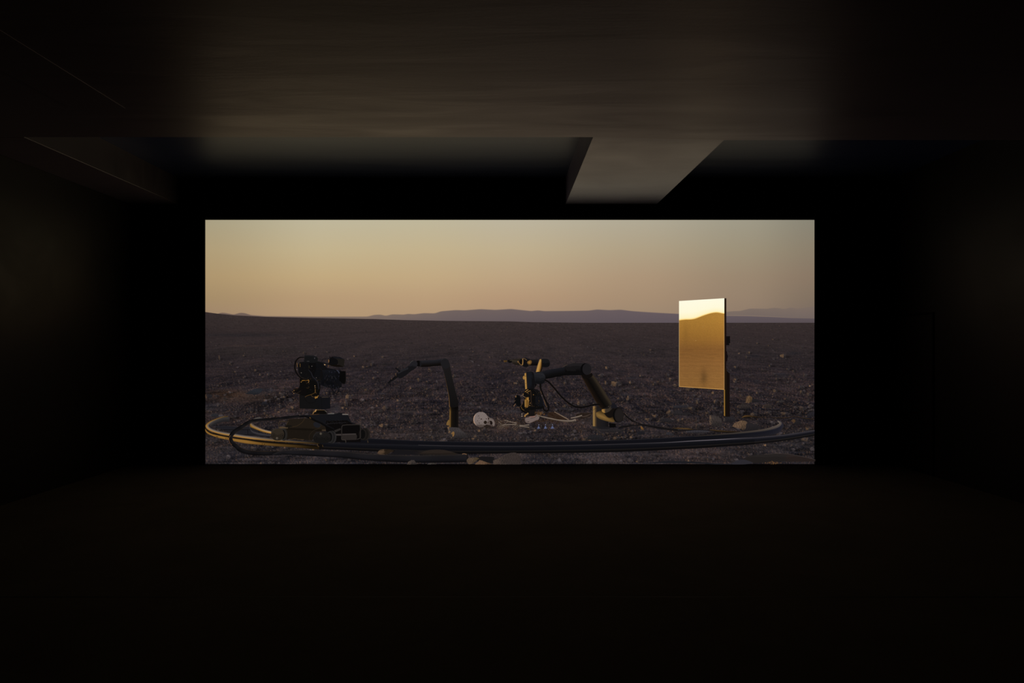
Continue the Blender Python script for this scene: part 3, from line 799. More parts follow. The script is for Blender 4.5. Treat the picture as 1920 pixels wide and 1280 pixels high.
q.poly(Z((1010, 425), (1080, 425), (1080, 455), (1010, 450)), (60, 48, 36))
q.build('frame', dl)
q = Pic()
q.poly(Z((930, 680), (1020, 690), (1050, 760), (960, 765)), (15, 12, 11))
q.tube(Z((928, 682), (940, 720), (960, 735)), .8, (87, 64, 38))
q.tube(Z((1020, 700), (1030, 740)), .7, (80, 60, 34))
q.tube(Z((1830, 620), (1835, 660)), .7, (84, 66, 44))
q.build_each('clamp', dl)

# ---- swivel mount between dolly and camera
# ---- film camera on its remote head
fc = thing_part('pictured_film_camera', 'black film camera on a remote head with dangling cables in the film')
Z = z((540, 710), 16)
q = Pic()
q.poly(Z((790, 1060), (820, 985), (870, 925), (1130, 925), (1190, 985), (1185, 1050)), (12, 10, 9))
q.tube(Z((770, 1050), (800, 990), (850, 960), (870, 930), (930, 925), (1130, 932)), [1.0, 2.0, 2.6, 2.0, 1.3, 1.0], (130, 97, 55), along=lambda t: 1.05 - .55 * t)
q.tube(Z((1130, 940), (1190, 990)), .8, (90, 84, 74))
q.dots([(*Z((865, 925))[0], 1.2), (*Z((850, 960))[0], 1.2)], (179, 137, 85))
q.tube(Z((700, 1065), (850, 1058), (960, 1050)), .7, (83, 57, 39))
q.build('swivel_mount', fc)
q = Pic()
q.poly(Z((370, 150), (370, 0), (640, -60), (1000, 60), (1000, 300), (940, 560), (370, 560)), (12, 11, 10))
q.poly(Z((370, 480), (560, 500), (1290, 545), (1300, 880), (1120, 910), (880, 900), (370, 880)), lambda x, y: (18, 17, 17) if x < 604 else (17, 17, 20))
q.tube(Z((368, 470), (368, 880)), .7, (46, 34, 30))
q.tube(Z((372, -30), (378, 200)), .8, (52, 38, 36))
q.tube(Z((1040, 548), (1240, 540)), .9, (66, 56, 46))
q.tube(Z((1030, 545), (1035, 890)), .6, (12, 11, 12))
q.build('remote_head', fc)
q = Pic()
q.tube(Z((450, 65), (470, 45), (640, 40), (655, 80)), 1.3, (120, 83, 34))
q.dots([(*Z((425, 90))[0], .8), (*Z((640, 95))[0], .9), (*Z((640, 30))[0], .7)], (153, 113, 62))
q.build('bracket', fc)
q = Pic()
q.dots([(*Z((835, 205))[0], .8), (*Z((840, 262))[0], .7)], (161, 130, 92)); q.dots([(*Z((838, 230))[0], .4)], (104, 78, 57))
q.tube(Z((845, 300), (845, 380), (850, 400)), .9, (113, 81, 43))
q.tube(Z((540, 540), (600, 500), (720, 465), (800, 430), (845, 400), (880, 430)), .6, (92, 66, 32))
q.tube(Z((720, 480), (770, 530), (840, 545)), .5, (84, 62, 34))
q.tube(Z((510, 540), (540, 610), (620, 690), (720, 715), (810, 695), (860, 640), (870, 590)), .6, (10, 9, 9))
q.build('bracket', fc)
q = Pic()
q.ell(*Z((875, 545))[0], 2.9, 2.0, (104, 73, 32)); q.tube(Z((835, 530), (860, 560), (920, 520), (935, 490)), .8, (165, 121, 58)); q.dots([(*Z((850, 575))[0], .9), (*Z((900, 555))[0], .8)], (153, 109, 50))
q.build('knob', fc)
q = Pic()
q.blob(Z((180, 330), (200, 290), (340, 265), (440, 270), (560, 330), (560, 470), (400, 470), (250, 420), (190, 400)), lambda x, y, r, a: (13, 11, 11), rings=2)
for a, b in (((180, 330), (270, 270)), ((190, 350), (330, 300)), ((230, 400), (400, 470)), ((300, 420), (420, 350))):
    q.tube(Z(a, b), .6, (46, 34, 24))
q.tube(Z((265, 268), (340, 262)), .7, (106, 74, 60))
q.dots([(*Z((212, 345))[0], .9), (*Z((172, 385))[0], .7), (*Z((205, 432))[0], .9)], (130, 95, 57))
q.build('connector', fc)
Z = z((540, 650), 16)
q = Pic()
q.poly(Z((380, 460), (520, 440), (920, 440), (1050, 470), (1130, 560), (1220, 640), (1200, 900), (1100, 1050), (950, 1100), (800, 1000), (600, 960), (420, 900), (340, 760), (330, 560)), (15, 14, 15))
q.poly(Z((330, 460), (415, 460), (410, 380), (360, 400)), (40, 36, 34))
q.poly(Z((660, 480), (860, 470), (880, 660), (800, 900), (740, 940), (660, 700)), (11, 10, 11))
q.poly(Z((860, 480), (1080, 500), (1090, 620), (960, 900), (800, 900), (870, 680)), (14, 14, 16))
q.tube(Z((300, 480), (315, 600)), .9, (102, 73, 34)); q.tube(Z((392, 500), (395, 600)), .7, (114, 81, 39)); q.tube(Z((660, 560), (665, 640)), .6, (60, 52, 34))
q.dots([(*Z((745, 578))[0], .7), (*Z((430, 775))[0], .8), (*Z((300, 682))[0], .6), (*Z((880, 920))[0], .6)], (104, 96, 88))
q.dots([(*Z((1130, 532))[0], 1.1)], (193, 154, 102)); q.dots([(*Z((1240, 560))[0], .7), (*Z((1240, 590))[0], .5)], (121, 85, 39))
q.tube(Z((640, 680), (720, 780), (770, 900), (860, 980), (920, 1080), (950, 1260)), [1, 2, 2.4, 2.2, 2.6, 2], [(0, (38, 37, 42)), (.5, (26, 26, 30)), (1, (14, 14, 16))])
q.poly(Z((1010, 1010), (1070, 1030), (1070, 1075), (1010, 1060)), (48, 44, 42))
for _ in range(60):
    x, y = rnd.uniform(420, 1180), rnd.uniform(480, 980)
    q.ell(*Z((x, y))[0], rnd.uniform(.3, .9), rnd.uniform(.3, .6), rnd.choice([(24, 23, 26), (20, 18, 18), (34, 28, 24), (8, 7, 8), (26, 14, 10)]), n=6)
q.build('camera_body', fc)
q = Pic()
q.poly(Z((515, 440), (530, 245), (640, 250), (800, 258), (905, 300), (930, 345), (920, 440), (820, 480), (520, 460)), (19, 19, 20))
q.poly(Z((530, 245), (640, 250), (800, 258), (905, 300), (890, 320), (780, 290), (540, 285)), (24, 24, 26))
q.poly(Z((595, 420), (670, 415), (670, 445), (600, 440)), (46, 44, 44)); q.ell(*Z((830, 340))[0], .9, 1.2, (64, 62, 66), n=10)
q.build('battery', fc)
q = Pic()
q.tube(Z((520, 315), (400, 320), (330, 360), (270, 450), (245, 580), (260, 700), (330, 830), (430, 930), (560, 975), (640, 960)), [1.8, 2.6, 3, 3.4, 3.4, 3.2, 3, 3, 3, 2], [(0, (50, 38, 32)), (.25, (14, 12, 12)), (1, (10, 9, 9))], n=60)
q.tube(Z((1050, 480), (1045, 430), (1080, 370), (1160, 352), (1260, 360), (1300, 372)), .8, (14, 12, 12))
q.tube(Z((1335, 1200), (1370, 1300), (1420, 1370), (1470, 1385), (1530, 1340), (1560, 1240)), [1.4, 1.6, 1.4, 1.2, 1.2, 1.4], (14, 13, 14))
q.build_each('cable', fc)
q = Pic()
q.tube(Z((900, 440), (1100, 480), (1250, 520), (1400, 570)), [2.4, 2.2, 2.2, 1.6], [(0, (26, 26, 28)), (1, (10, 9, 9))])
q.poly(Z((1265, 300), (1290, 280), (1330, 370), (1300, 380)), (14, 12, 12))
q.poly(Z((1260, 400), (1340, 290), (1480, 290), (1540, 330), (1560, 480), (1420, 590), (1330, 560), (1250, 500)), (13, 12, 13))
q.poly(Z((1400, 300), (1580, 300), (1725, 375), (1710, 590), (1540, 540), (1520, 400)), (27, 24, 21))
q.poly(Z((1340, 290), (1400, 300), (1580, 300), (1725, 375), (1690, 370), (1540, 350), (1440, 350)), (20, 20, 24))
q.poly(Z((1260, 540), (1540, 530), (1700, 595), (1690, 603), (1480, 600), (1300, 560)), (16, 12, 9))
q.tube(Z((1245, 380), (1255, 420), (1245, 465)), 1.4, (120, 87, 53))
q.build('monitor', fc)
q = Pic()
q.poly(Z((1180, 640), (1290, 640), (1480, 690), (1620, 700), (1640, 1080), (1640, 1200), (1560, 1240), (1440, 1260), (1100, 1180), (960, 1100), (1100, 900)), (14, 14, 17))
for i, x in enumerate(np.linspace(1061, 1392, 12)):
    q.tube(Z((x, 700 - i * 2), (x + 22, 800), (x + 14, 960), (x - 6, 1120)), 1.2, [(0, (28, 30, 38)), (.5, (9, 9, 10)), (1, (16, 16, 18))], along=lambda t: 1.25 - .7 * t)
for x, y in ((1270, 740), (1340, 760), (1440, 740), (1350, 920), (1470, 950), (1550, 880), (1260, 880), (1480, 1230), (1390, 1155)):
    q.ell(*Z((x, y))[0], .7, 1.5, (32, 33, 42), rot=-.3, n=8)
q.tube(Z((1490, 700), (1530, 720), (1570, 790)), 1.8, (48, 50, 62))
for _ in range(60):
    x, y = rnd.uniform(1120, 1620), rnd.uniform(820, 1230)
    q.tube(Z((x, y), (x + rnd.uniform(-50, 50), y + rnd.uniform(20, 90))), rnd.uniform(.4, 1.0), rnd.choice([(24, 24, 29), (34, 32, 34), (8, 8, 9), (10, 9, 9), (40, 38, 44), (20, 17, 16)]))
for _ in range(26):
    x, y = rnd.uniform(560, 1000), rnd.uniform(900, 1300)
    q.tube(Z((x, y), (x + rnd.uniform(-60, 60), y + rnd.uniform(-50, 60))), rnd.uniform(.4, .8), rnd.choice([(24, 22, 22), (30, 27, 26), (8, 8, 8), (48, 36, 22)]))
q.build('lens', fc)
q = Pic()
q.poly(Z((1600, 720), (1765, 722), (1770, 1010), (1740, 1110), (1660, 1090), (1560, 1000)), (9, 8, 8))
q.tube(Z((1755, 725), (1760, 1000), (1735, 1105)), .8, (22, 18, 16))
q.build('matte_box', fc)

# ---- heavy sleeve of cables looping in front of the dolly
hs = thing_part('pictured_cable_sleeve', 'thick black cable sleeve looping from the dolly across the foreground in the film')
q = Pic()
Z = z((380, 720), 10.667)
path = Z((1960, 632), (1700, 665), (1500, 682), (1200, 708), (1030, 722), (915, 775), (810, 850), (690, 925), (615, 1000), (595, 1080), (630, 1160), (720, 1235)) + [(455, 842), (476.5, 847.5), (507, 848), (530, 847.5)]
q.tube(path, [5.0, 5.6, 4.6, 5.0, 5.6, 6.6, 7.4, 7.8, 7.6, 7.2, 7.6, 8.2, 8.6, 8.6, 8.2, 7.0], [(0, (44, 34, 28)), (.14, (22, 20, 20)), (.5, (19, 18, 20)), (.85, (12, 11, 12)), (1, (9, 8, 9))], n=150,
       along=lambda t: 1.0 + .12 * math.sin(t * 70))
q.tube(Z((590, 1010), (562, 1080), (580, 1160), (620, 1200)), .8, (84, 58, 38))
q.build('loop', hs)
q = Pic()
path = [(513, 851), (530, 847.5), (553, 847), (600, 848.5), (646, 851), (691, 855.5), (754, 858.5), (816, 858.8), (876, 857.2)]
q.tube(path, [1.5, 6.5, 9.5, 11.5, 12, 12.5, 13, 14, 14.5], [(0, (40, 36, 34)), (.15, (27, 25, 27)), (.6, (24, 23, 26)), (.85, (15, 14, 16)), (1, (10, 9, 10))], n=120, along=lambda t: 1 + .06 * math.sin(t * 33))
q.poly([(876, 850), (877.5, 850), (877.5, 864), (876, 864)], (10, 9, 10))
q.build('outer_sleeve', hs)
Z = z((660, 800), 6.4)
q = Pic()
q.blob(Z((500, 300), (540, 262), (640, 272), (740, 290), (820, 280), (930, 268), (1040, 263), (1140, 272), (1230, 300), (1310, 322), (1000, 326), (700, 330), (430, 325)), lambda x, y, r, a: (30, 26, 25) if x > 785 else (23, 21, 23), rings=3)
q.blob(Z((800, 318), (870, 285), (950, 268), (1050, 264), (1150, 275), (1240, 305), (1300, 325), (1000, 328)), lambda x, y, r, a: np.array((40, 33, 29)) * (1.0 if y < 848 else .82), rings=4)
q.blob(Z((312, 320), (330, 275), (380, 260), (470, 262), (520, 280), (470, 300), (420, 326)), lambda x, y, r, a: np.array((72, 56, 42)) * (1 if x < 722 else .5) * (1 + .18 * math.sin(x * 2.2 + y)), rings=5)
q.tube(Z((1325, 318), (1350, 314), (1380, 322)), 1.4, (106, 78, 57))
q.build('fabric_cover', hs)
# ---- foreground stones at the bottom edge
q = Pic(); q.poly([(889, 856), (905, 854), (927, 855), (926, 867), (900, 867)], (23, 21, 22)); q.build('pictured_sleeve_end', screen)
boulder([(875, 862), (877, 858), (882, 856.4), (896, 856.2), (899, 858), (892, 863), (886, 868), (880, 869)], (78, 64, 46), (93, 74, 55), .6, 8, label='tan sandbag end at the bottom edge of the film')
boulder([(890.5, 869), (899.6, 860.6), (912, 864.5), (926, 869)], (113, 83, 60), (116, 87, 62), .6, 4, label='bright orange wedge of rock at the bottom edge of the film')
boulder([(925, 869), (924.8, 861.5), (932, 859), (940, 855), (950, 849), (958, 846.8), (967, 847), (973.5, 852), (976, 860), (976.5, 869)], (62, 53, 50), (86, 70, 58), .32, 9, label='rounded boulder at the bottom edge of the film', dark=(50, 44, 42))
boulder([(764, 869), (767, 864), (773, 860.5), (778, 861), (783, 869)], (66, 58, 54), (84, 70, 58), .4, 8)
boulder([(802, 869), (806, 866), (815, 866), (820, 869)], (66, 60, 56), (74, 66, 60), .4, 8)
q = Pic()
Z = z((1300, 740), 8)
q.blob(Z((780, 1015), (690, 960), (800, 905), (1000, 882), (1250, 872), (1450, 888), (1650, 926), (1800, 968), (1830, 988), (1600, 992), (1300, 988), (1100, 995), (900, 1015)), lambda x, y, r, a: np.array((33, 29, 28)) + (4 if y < 855 else 0) + (3 if x > 1470 else 0) * np.array((1.5, .3, 0)), rings=5)
q.tube(Z((1040, 880), (1250, 868), (1460, 886), (1680, 930), (1800, 962)), .8, (60, 52, 50))
q.blob(Z((500, 1040), (600, 985), (720, 950), (900, 1010), (780, 1030)), lambda x, y, r, a: (42, 40, 45), rings=2)
q.build('pictured_dark_sleeve', screen, 'dark tapered cable sleeve at the bottom right edge of the film')
q = Pic()
for _ in range(70):
    q.ell(rnd.gauss(1448, 7), rnd.gauss(866, 1.4), rnd.uniform(.4, 1.1), rnd.uniform(.3, .7), rnd.choice([(113, 80, 48), (83, 60, 41), (70, 52, 36)]), n=6)
q.build('pictured_gravel', screen, kind='stuff')
q = Pic()
q.tube([(1205, 867), (1250, 864.5), (1300, 865.5), (1340, 868), (1370, 868.5)], [1, 4, 3.4, 2, 1], (28, 28, 32))
q.build('pictured_cable', screen, 'flat dark cable cut off by the bottom edge of the film')

# ---- left robot arm
ra = thing_part('pictured_robot_arm', 'slim dark robot arm bent over at the elbow, left of the skull, in the film')
Z = z((700, 650), 9.6)
q = Pic()
q.poly(Z((1375, 1100), (1540, 1100), (1538, 1450), (1500, 1430), (1375, 1440)), (20, 17, 16))
q.band(Z((1378, 1060), (1374, 1250), (1372, 1435)), Z((1538, 1060), (1538, 1250), (1536, 1440)), [(0, (70, 52, 30)), (.06, (150, 114, 62)), (.12, (118, 86, 42)), (.2, (48, 36, 22)), (.32, (26, 21, 16)), (.7, (17, 14, 13)), (.88, (22, 18, 16)), (1, (28, 23, 20))], n=20, along=lambda t: .3 + .5 * min(1, t / .25))
q.build('base', ra)
q = Pic()
q.blob(Z((1235, 330), (1290, 480), (1335, 700), (1372, 900), (1383, 1060), (1420, 1090), (1535, 1070), (1540, 970), (1500, 850), (1440, 600), (1402, 420), (1380, 300), (1300, 240)),
       lambda x, y, r, a: np.array((22, 20, 20)) * (1.15 - .35 * max(0, (y - 700) / 60)), rings=3, smooth=1)
q.tube(Z((1283, 470), (1330, 690), (1366, 890), (1380, 1080)), [.4, .8, 1.0, 1.4], (95, 69, 41), along=lambda t: .45 + .7 * t)
q.build('upper_link', ra)
q = Pic()
q.band(Z((850, 250), (1000, 240), (1120, 235), (1240, 212)), Z((860, 362), (1000, 358), (1100, 345), (1250, 335)), [(0, (34, 33, 37)), (.35, (25, 24, 27)), (.7, (17, 14, 13)), (1, (11, 9, 8))], n=24)
q.ell(*Z((858, 305))[0], 2.0, 5.9, (24, 23, 25))
q.build('forearm', ra)
q = Pic()
q.blob(Z((1225, 330), (1218, 260), (1250, 215), (1300, 200), (1350, 220), (1378, 290), (1385, 360), (1300, 400)), lambda x, y, r, a: np.array((27, 26, 28)) + (14 if (r > .93 and y < 674) else 0), rings=7, smooth=2)
q.build('elbow', ra)
q = Pic()
q.poly(Z((790, 250), (845, 245), (850, 352), (795, 348)), (9, 8, 8))
q.blob(Z((660, 330), (690, 275), (730, 243), (780, 250), (808, 290), (800, 345), (760, 395), (680, 440), (600, 512), (490, 578), (432, 515), (428, 470), (480, 430), (600, 370)),
       lambda x, y, r, a: np.array((28, 27, 30)) * (1.1 if y < 686 else .7), rings=5, smooth=1)
q.poly(Z((640, 360), (600, 380), (560, 385), (480, 430), (440, 470), (470, 480), (560, 430), (640, 400)), (34, 33, 36))
q.tube(Z((672, 292), (700, 262), (730, 246)), .9, (64, 60, 58))
q.build('wrist', ra)
q = Pic()
q.tube(Z((425, 385), (450, 400), (480, 430)), [3.2, 3.6, 3.8], [(0, (26, 25, 28)), (1, (14, 12, 12))], caps=True)
q.tube(Z((450, 520), (380, 575), (330, 610), (285, 655)), [5.4, 4.6, 4.0, 3.4], [(0, (22, 21, 23)), (1, (11, 10, 10))])
q.dots([(*Z((418, 485))[0], .8), (*Z((345, 572))[0], .7), (*Z((425, 515))[0], .5)], (113, 88, 58))
q.tube(Z((412, 475), (416, 500)), .6, (90, 69, 46))
q.build('gripper', ra)

# ---- skeleton on the ground
sk = thing_part('pictured_skeleton', 'half buried human skeleton lying on its back in the film')
Z = z((880, 750), 10.667)
q = Pic()
for _ in range(230):
    x = rnd.uniform(500, 1130); y = 440 + rnd.gauss(0, 34) - max(0, (700 - x)) * .06
    q.ell(*Z((x, y))[0], rnd.uniform(.5, 2.0), rnd.uniform(.3, .8), rnd.choice([(44, 34, 28), (30, 23, 20), (58, 46, 38), (24, 20, 19), (76, 60, 48), (52, 38, 28)]), rot=rnd.uniform(-.8, .8), n=7)
for _ in range(160):
    x = rnd.uniform(1250, 1900); y = 395 + rnd.gauss(0, 24)
    q.ell(*Z((x, y))[0], rnd.uniform(.8, 2.6), rnd.uniform(.3, .8), rnd.choice([(50, 36, 27), (36, 27, 23), (62, 48, 38), (42, 30, 22)]), rot=rnd.uniform(-.3, .3), n=7)
q.build('soil', sk, kind='stuff')
q = Pic()
bone = [(0, (132, 117, 104)), (.4, (108, 95, 84)), (1, (50, 41, 35))]
for a, w in (([(700, 385), (760, 405), (850, 428), (945, 448)], [1.6, 2.4, 2.0, 2.6]), ([(580, 400), (610, 440), (650, 470)], .9), ([(700, 470), (760, 430)], .8), ([(560, 340), (600, 380), (640, 400)], .8)):
    q.tube(Z(*a), w, bone)
q.build_each('upper_arm_bone', sk)
q = Pic()
q.tube(Z((620, 510), (680, 485), (800, 474), (935, 474)), [1.4, 1.8, 1.8, 2.2], bone)
q.tube(Z((1000, 488), (1080, 492), (1195, 480)), [2.4, 1.8, 2.6], bone)
q.tube(Z((1000, 510), (1090, 515), (1190, 530)), [2, 1.6, 2.2], bone)
q.build_each('forearm_bone', sk)
q = Pic()
for a in ([(555, 525), (580, 500), (660, 485)], [(575, 545), (620, 505), (700, 495)], [(600, 560), (640, 525), (720, 505)], [(630, 570), (680, 525), (760, 500)], [(690, 560), (730, 530), (800, 500)], [(850, 540), (900, 500), (960, 470)], [(880, 560), (930, 520), (980, 480)], [(940, 560), (970, 520), (1000, 480)]):
    q.tube(Z(*a), .9, [(0, (100, 86, 74)), (1, (52, 42, 35))])
q.build_each('finger_bone', sk)
q = Pic()
for _ in range(40):
    q.ell(*Z((rnd.uniform(700, 1010), rnd.uniform(490, 560)))[0], rnd.uniform(.4, 1.2), .5, rnd.choice([(60, 40, 30), (40, 28, 24), (74, 58, 46)]), rot=rnd.uniform(-1, 1), n=6)
q.build('soil', sk, kind='stuff')
q = Pic()
q.blob(Z((1100, 400), (1110, 350), (1140, 332), (1185, 330), (1215, 290), (1240, 262), (1280, 250), (1305, 262), (1312, 300), (1345, 262), (1365, 290), (1395, 310), (1385, 370), (1310, 400), (1250, 430), (1190, 455), (1130, 440)),
       lambda x, y, r, a: np.array((108, 94, 89)) + np.array((14, -2, -6)) * (1 if (y < 781 and 992 < x < 1003) else 0) - (34 if r > .9 and y > 786 else 0) + (10 if r > .9 and y < 783 else 0), rings=6, smooth=1)
q.tube(Z((1155, 418), (1195, 416)), .9, (26, 20, 18))
q.tube(Z((1350, 285), (1300, 330), (1220, 350)), .8, (66, 54, 50))
q.build('pelvis', sk)
q = Pic()
q.tube([(1009, 777.6), (1016, 779.8), (1024, 781.8), (1031, 783.3), (1047, 786.3), (1058, 787.8), (1070, 787.8), (1077, 786.2)], [3.2, 2.4, 2.6, 2.8, 3.0, 3.2, 3.6, 4.2], bone, n=50, caps=True)
q.build('thigh_bone', sk)
q = Pic()
q.blob([(1026, 773), (1031, 771), (1038, 770.3), (1050, 778), (1065, 785), (1052, 785.5), (1040, 784), (1026, 780)], lambda x, y, r, a: np.array((42, 29, 21)) + rnd.uniform(-8, 12), rings=5)
q.build('soil', sk, kind='stuff')
q = Pic()
q.tube([(1038.5, 770.5), (1046, 774.6), (1056, 780), (1065, 785)], [1.2, 1.4, 1.8, 1.6], (112, 94, 78))
q.build('shin_bone', sk)
q = Pic()
q.blob([(1078, 776), (1086, 772.5), (1100, 772), (1110, 773), (1104, 780), (1093, 783), (1080, 782)], lambda x, y, r, a: np.array((34, 25, 20)) + rnd.uniform(-6, 12), rings=4)
q.tube([(1069, 782.5), (1076, 781.4), (1083, 779.6), (1090, 777.5)], [2.2, 2.6, 2.8, 2.4], bone)
q.tube([(1072, 790), (1080, 791.5), (1087, 792)], 1.4, (54, 43, 36))
q.tube([(1090, 780), (1098, 778), (1106, 775)], [2, 2.2, 1.2], (62, 50, 44))
q.build('foot_bone', sk)
q = Pic()
q.blob(Z((340, 270), (400, 330), (470, 350), (500, 390), (515, 440), (512, 510), (470, 520), (400, 505), (330, 525), (280, 500), (290, 330)), lambda x, y, r, a: np.array((92, 80, 76)) - (30 if y > 795 else 0), rings=4)
q.blob([(902 + 13.8 * math.cos(t) * (1 if math.cos(t) < 0 else .97), 784.8 + 14.4 * math.sin(t)) for t in np.linspace(0, 2 * math.pi, 40)[:-1]],
       lambda x, y, r, a: (np.array((118, 106, 102)) - np.array((16, 15, 16)) * max(0, (y - 786) / 13) - (26 if y > 794.5 and x > 894 else 0) + np.array((83, 53, 27)) * max(0, r - .86) / .14 * max(0, min(1, (894.5 - x) / 5))
                           + 4 * math.sin(x * 1.3) * math.sin(y * 1.1)), rings=10, smooth=1)
q.blob(Z((395, 350), (440, 360), (490, 390), (508, 440), (505, 500), (470, 500), (470, 430), (430, 390), (395, 385)), lambda x, y, r, a: (108, 96, 91), rings=2)
q.poly(Z((290, 500), (350, 470), (420, 490), (440, 520), (300, 528)), (38, 30, 26))
for cx, cy, rx, ry, c in ((430, 410, 26, 14, (34, 25, 20)), (380, 430, 13, 16, (66, 54, 48)),
                          (245, 362, 19, 11, (62, 50, 44)), (202, 345, 8, 7, (50, 41, 38)), (172, 396, 9, 9, (70, 58, 50)), (343, 358, 10, 12, (60, 50, 46)), (205, 440, 12, 16, (86, 75, 70)), (240, 218, 22, 7, (48, 38, 34)), (190, 300, 20, 14, (98, 85, 81))):
    q.ell(*Z((cx, cy))[0], rx / 10.667, ry / 10.667, c, n=16)
q.build('skull', sk)
for nm, cx, cy, rx, ry, c in (('eye_socket', 325, 428, 33, 34, (34, 25, 20)), ('nose_hole', 387, 355, 13, 18, (34, 25, 20)), ('eye_socket', 442, 440, 26, 36, (26, 19, 17))):
    q = Pic(); q.ell(*Z((cx, cy))[0], rx / 10.667, ry / 10.667, c, n=16); q.build(nm, sk)

q = Pic()
q.tube(Z((700, 470), (660, 460), (600, 470), (560, 450)), .7, (84, 70, 60))
for k in range(9):
    x = 520 + k * 42
    q.tube(Z((x, 370 + k * 3), (x + 24, 400 + k * 2), (x + 10, 440)), .7, (70, 57, 47))
q.build_each('rib', sk)

# ---- two arms over the skeleton: rear one first
rb = thing_part('pictured_robot_arm', 'robot arm stretched level to the left above the skeleton, behind the camera arm, in the film')
Z = z((930, 650), 16)
q = Pic()
q.poly([(988, 775.5), (989.5, 768), (1004, 764), (1004.5, 777), (999, 778.5), (991, 779)], (20, 17, 16))
q.tube([(988.4, 768), (989.5, 775)], 2.2, (139, 104, 57)); q.tube([(983, 779.5), (986, 775.5), (989, 774.5)], [3.2, 2.6, 2], (142, 106, 57))
q.build('base', rb)
q = Pic()
q.blob(Z((1340, 365), (1380, 352), (1500, 355), (1560, 375), (1598, 420), (1602, 520), (1580, 580), (1530, 605), (1420, 605), (1360, 590), (1345, 480)), lambda x, y, r, a: np.array((19, 19, 21)) * (1.15 if y < 680 else .75), rings=4, smooth=1)
q.build('elbow', rb)
q = Pic()
q.band(Z((1294, 400), (1262, 470), (1215, 620), (1180, 770)), Z((1372, 400), (1384, 520), (1378, 640), (1335, 770)), [(0, (104, 76, 43)), (.12, (177, 135, 74)), (.45, (165, 123, 62)), (.66, (104, 73, 34)), (.82, (28, 20, 13)), (1, (14, 12, 12))], n=24)
q.build('upper_link', rb)
q = Pic()
q.ell(*Z((1328, 412))[0], 2.4, 3.0, lambda x, y, r, a: np.array((172, 132, 72)) * (1 - .5 * max(0, x - 1013) / 1.6), rot=.2)
q.build('elbow_cap', rb)
q = Pic()
q.band(Z((980, 382), (1100, 376), (1265, 376)), Z((980, 560), (1100, 556), (1235, 556)), [(0, (26, 25, 26)), (.3, (20, 19, 21)), (.75, (13, 11, 11)), (1, (9, 8, 8))], n=14)
q.blob(Z((925, 460), (935, 410), (990, 395), (1055, 400), (1070, 460), (1040, 530), (985, 545), (940, 510)), lambda x, y, r, a: np.array((130, 93, 45)) * (1.15 - .5 * r) * (.7 if y > 681 else 1), rings=5, smooth=1)
q.build('forearm', rb)
q = Pic()
q.blob(Z((470, 390), (560, 362), (690, 350), (790, 350), (800, 545), (690, 545), (560, 535), (480, 480)), lambda x, y, r, a: np.array((40, 34, 28)) * (1 if y < 680 else .7), rings=3, smooth=1)
q.blob(Z((775, 560), (790, 380), (830, 340), (870, 315), (950, 335), (1030, 378), (985, 400), (925, 430), (925, 490), (980, 555), (950, 590), (890, 605), (820, 590)), lambda x, y, r, a: np.array((19, 18, 20)) * (1.3 if y < 674 else .8), rings=4, smooth=1)
q.ell(*Z((745, 450))[0], 3.6, 5.6, (13, 12, 13), rot=.2)
q.tube(Z((790, 360), (800, 345), (860, 355), (920, 400)), .8, (111, 83, 48))
q.tube(Z((795, 360), (800, 430), (795, 500), (785, 540)), [1.4, 1.4, 1.6, 1.4], (153, 114, 65))
q.tube(Z((785, 545), (730, 525), (690, 480), (680, 440)), [1.2, .9, .9, .8], (121, 90, 51))
q.ell(*Z((655, 440))[0], 1.2, 1.6, (118, 85, 45), n=12)
q.build('wrist', rb)
q = Pic()
q.poly(Z((230, 400), (330, 398), (330, 445), (270, 460), (230, 440)), (72, 52, 24)); q.poly(Z((225, 400), (250, 402), (260, 455), (240, 460)), (83, 60, 38))
q.poly(Z((350, 390), (440, 385), (480, 400), (470, 470), (400, 480), (350, 450)), (14, 13, 13))
q.tube(Z((410, 400), (560, 420), (650, 430)), .7, (66, 60, 46))
q.build('gripper', rb)

rc = thing_part('pictured_robot_arm', 'largest robot arm, arched over the skeleton with a camera hanging from its wrist, in the film')
Z = z((1060, 740), 10.667)
q = Pic()
q.poly(Z((850, 545), (985, 560), (990, 630), (860, 640)), (9, 8, 8))
q.blob(Z((515, 610), (530, 590), (840, 590), (855, 625), (850, 665), (700, 668), (520, 660)), lambda x, y, r, a: (44, 40, 40) if x < 1117 else (28, 26, 28), rings=3, smooth=1)
q.band(Z((530, 215), (530, 400), (530, 610)), Z((835, 205), (840, 400), (842, 625)), [(0, (84, 66, 42)), (.04, (140, 110, 66)), (.11, (128, 99, 56)), (.17, (72, 56, 38)), (.27, (32, 28, 27)), (.7, (26, 24, 26)), (.95, (19, 17, 18)), (1, (34, 28, 24))], n=24)
q.build('base', rc)
q = Pic()
q.blob(Z((590, 340), (640, 320), (700, 300), (740, 290), (820, 340), (900, 380), (960, 440), (965, 532), (880, 528), (780, 505), (660, 465), (600, 420)),
       lambda x, y, r, a: np.array((124, 94, 50)) * min(1, max(.32, 1.05 - .25 * abs(y - (774.5 + (x - 1115) * .42)) / 4 - max(0, x - 1130) * .014 - max(0, 1118 - x) * .05)), rings=8, smooth=1)
q.blob(Z((735, 330), (800, 280), (920, 160), (970, 170), (1000, 215), (1070, 245), (1000, 300), (940, 420), (870, 450), (810, 430)), lambda x, y, r, a: np.array((19, 15, 13)) * (1 if x < 1150 else 1.4), rings=3, smooth=1)
q.build('shoulder', rc)
q = Pic()
q.ell(*Z((1030, 392))[0], 9.6, 13.8, (10, 9, 9)); q.ell(*Z((1052, 392))[0], 8.8, 13.6, lambda x, y, r, a: np.array((31, 27, 26)) - (8 if r > .93 else 0))
q.build('motor_cover', rc)
Z = z((1000, 660), 9.6)
q = Pic()
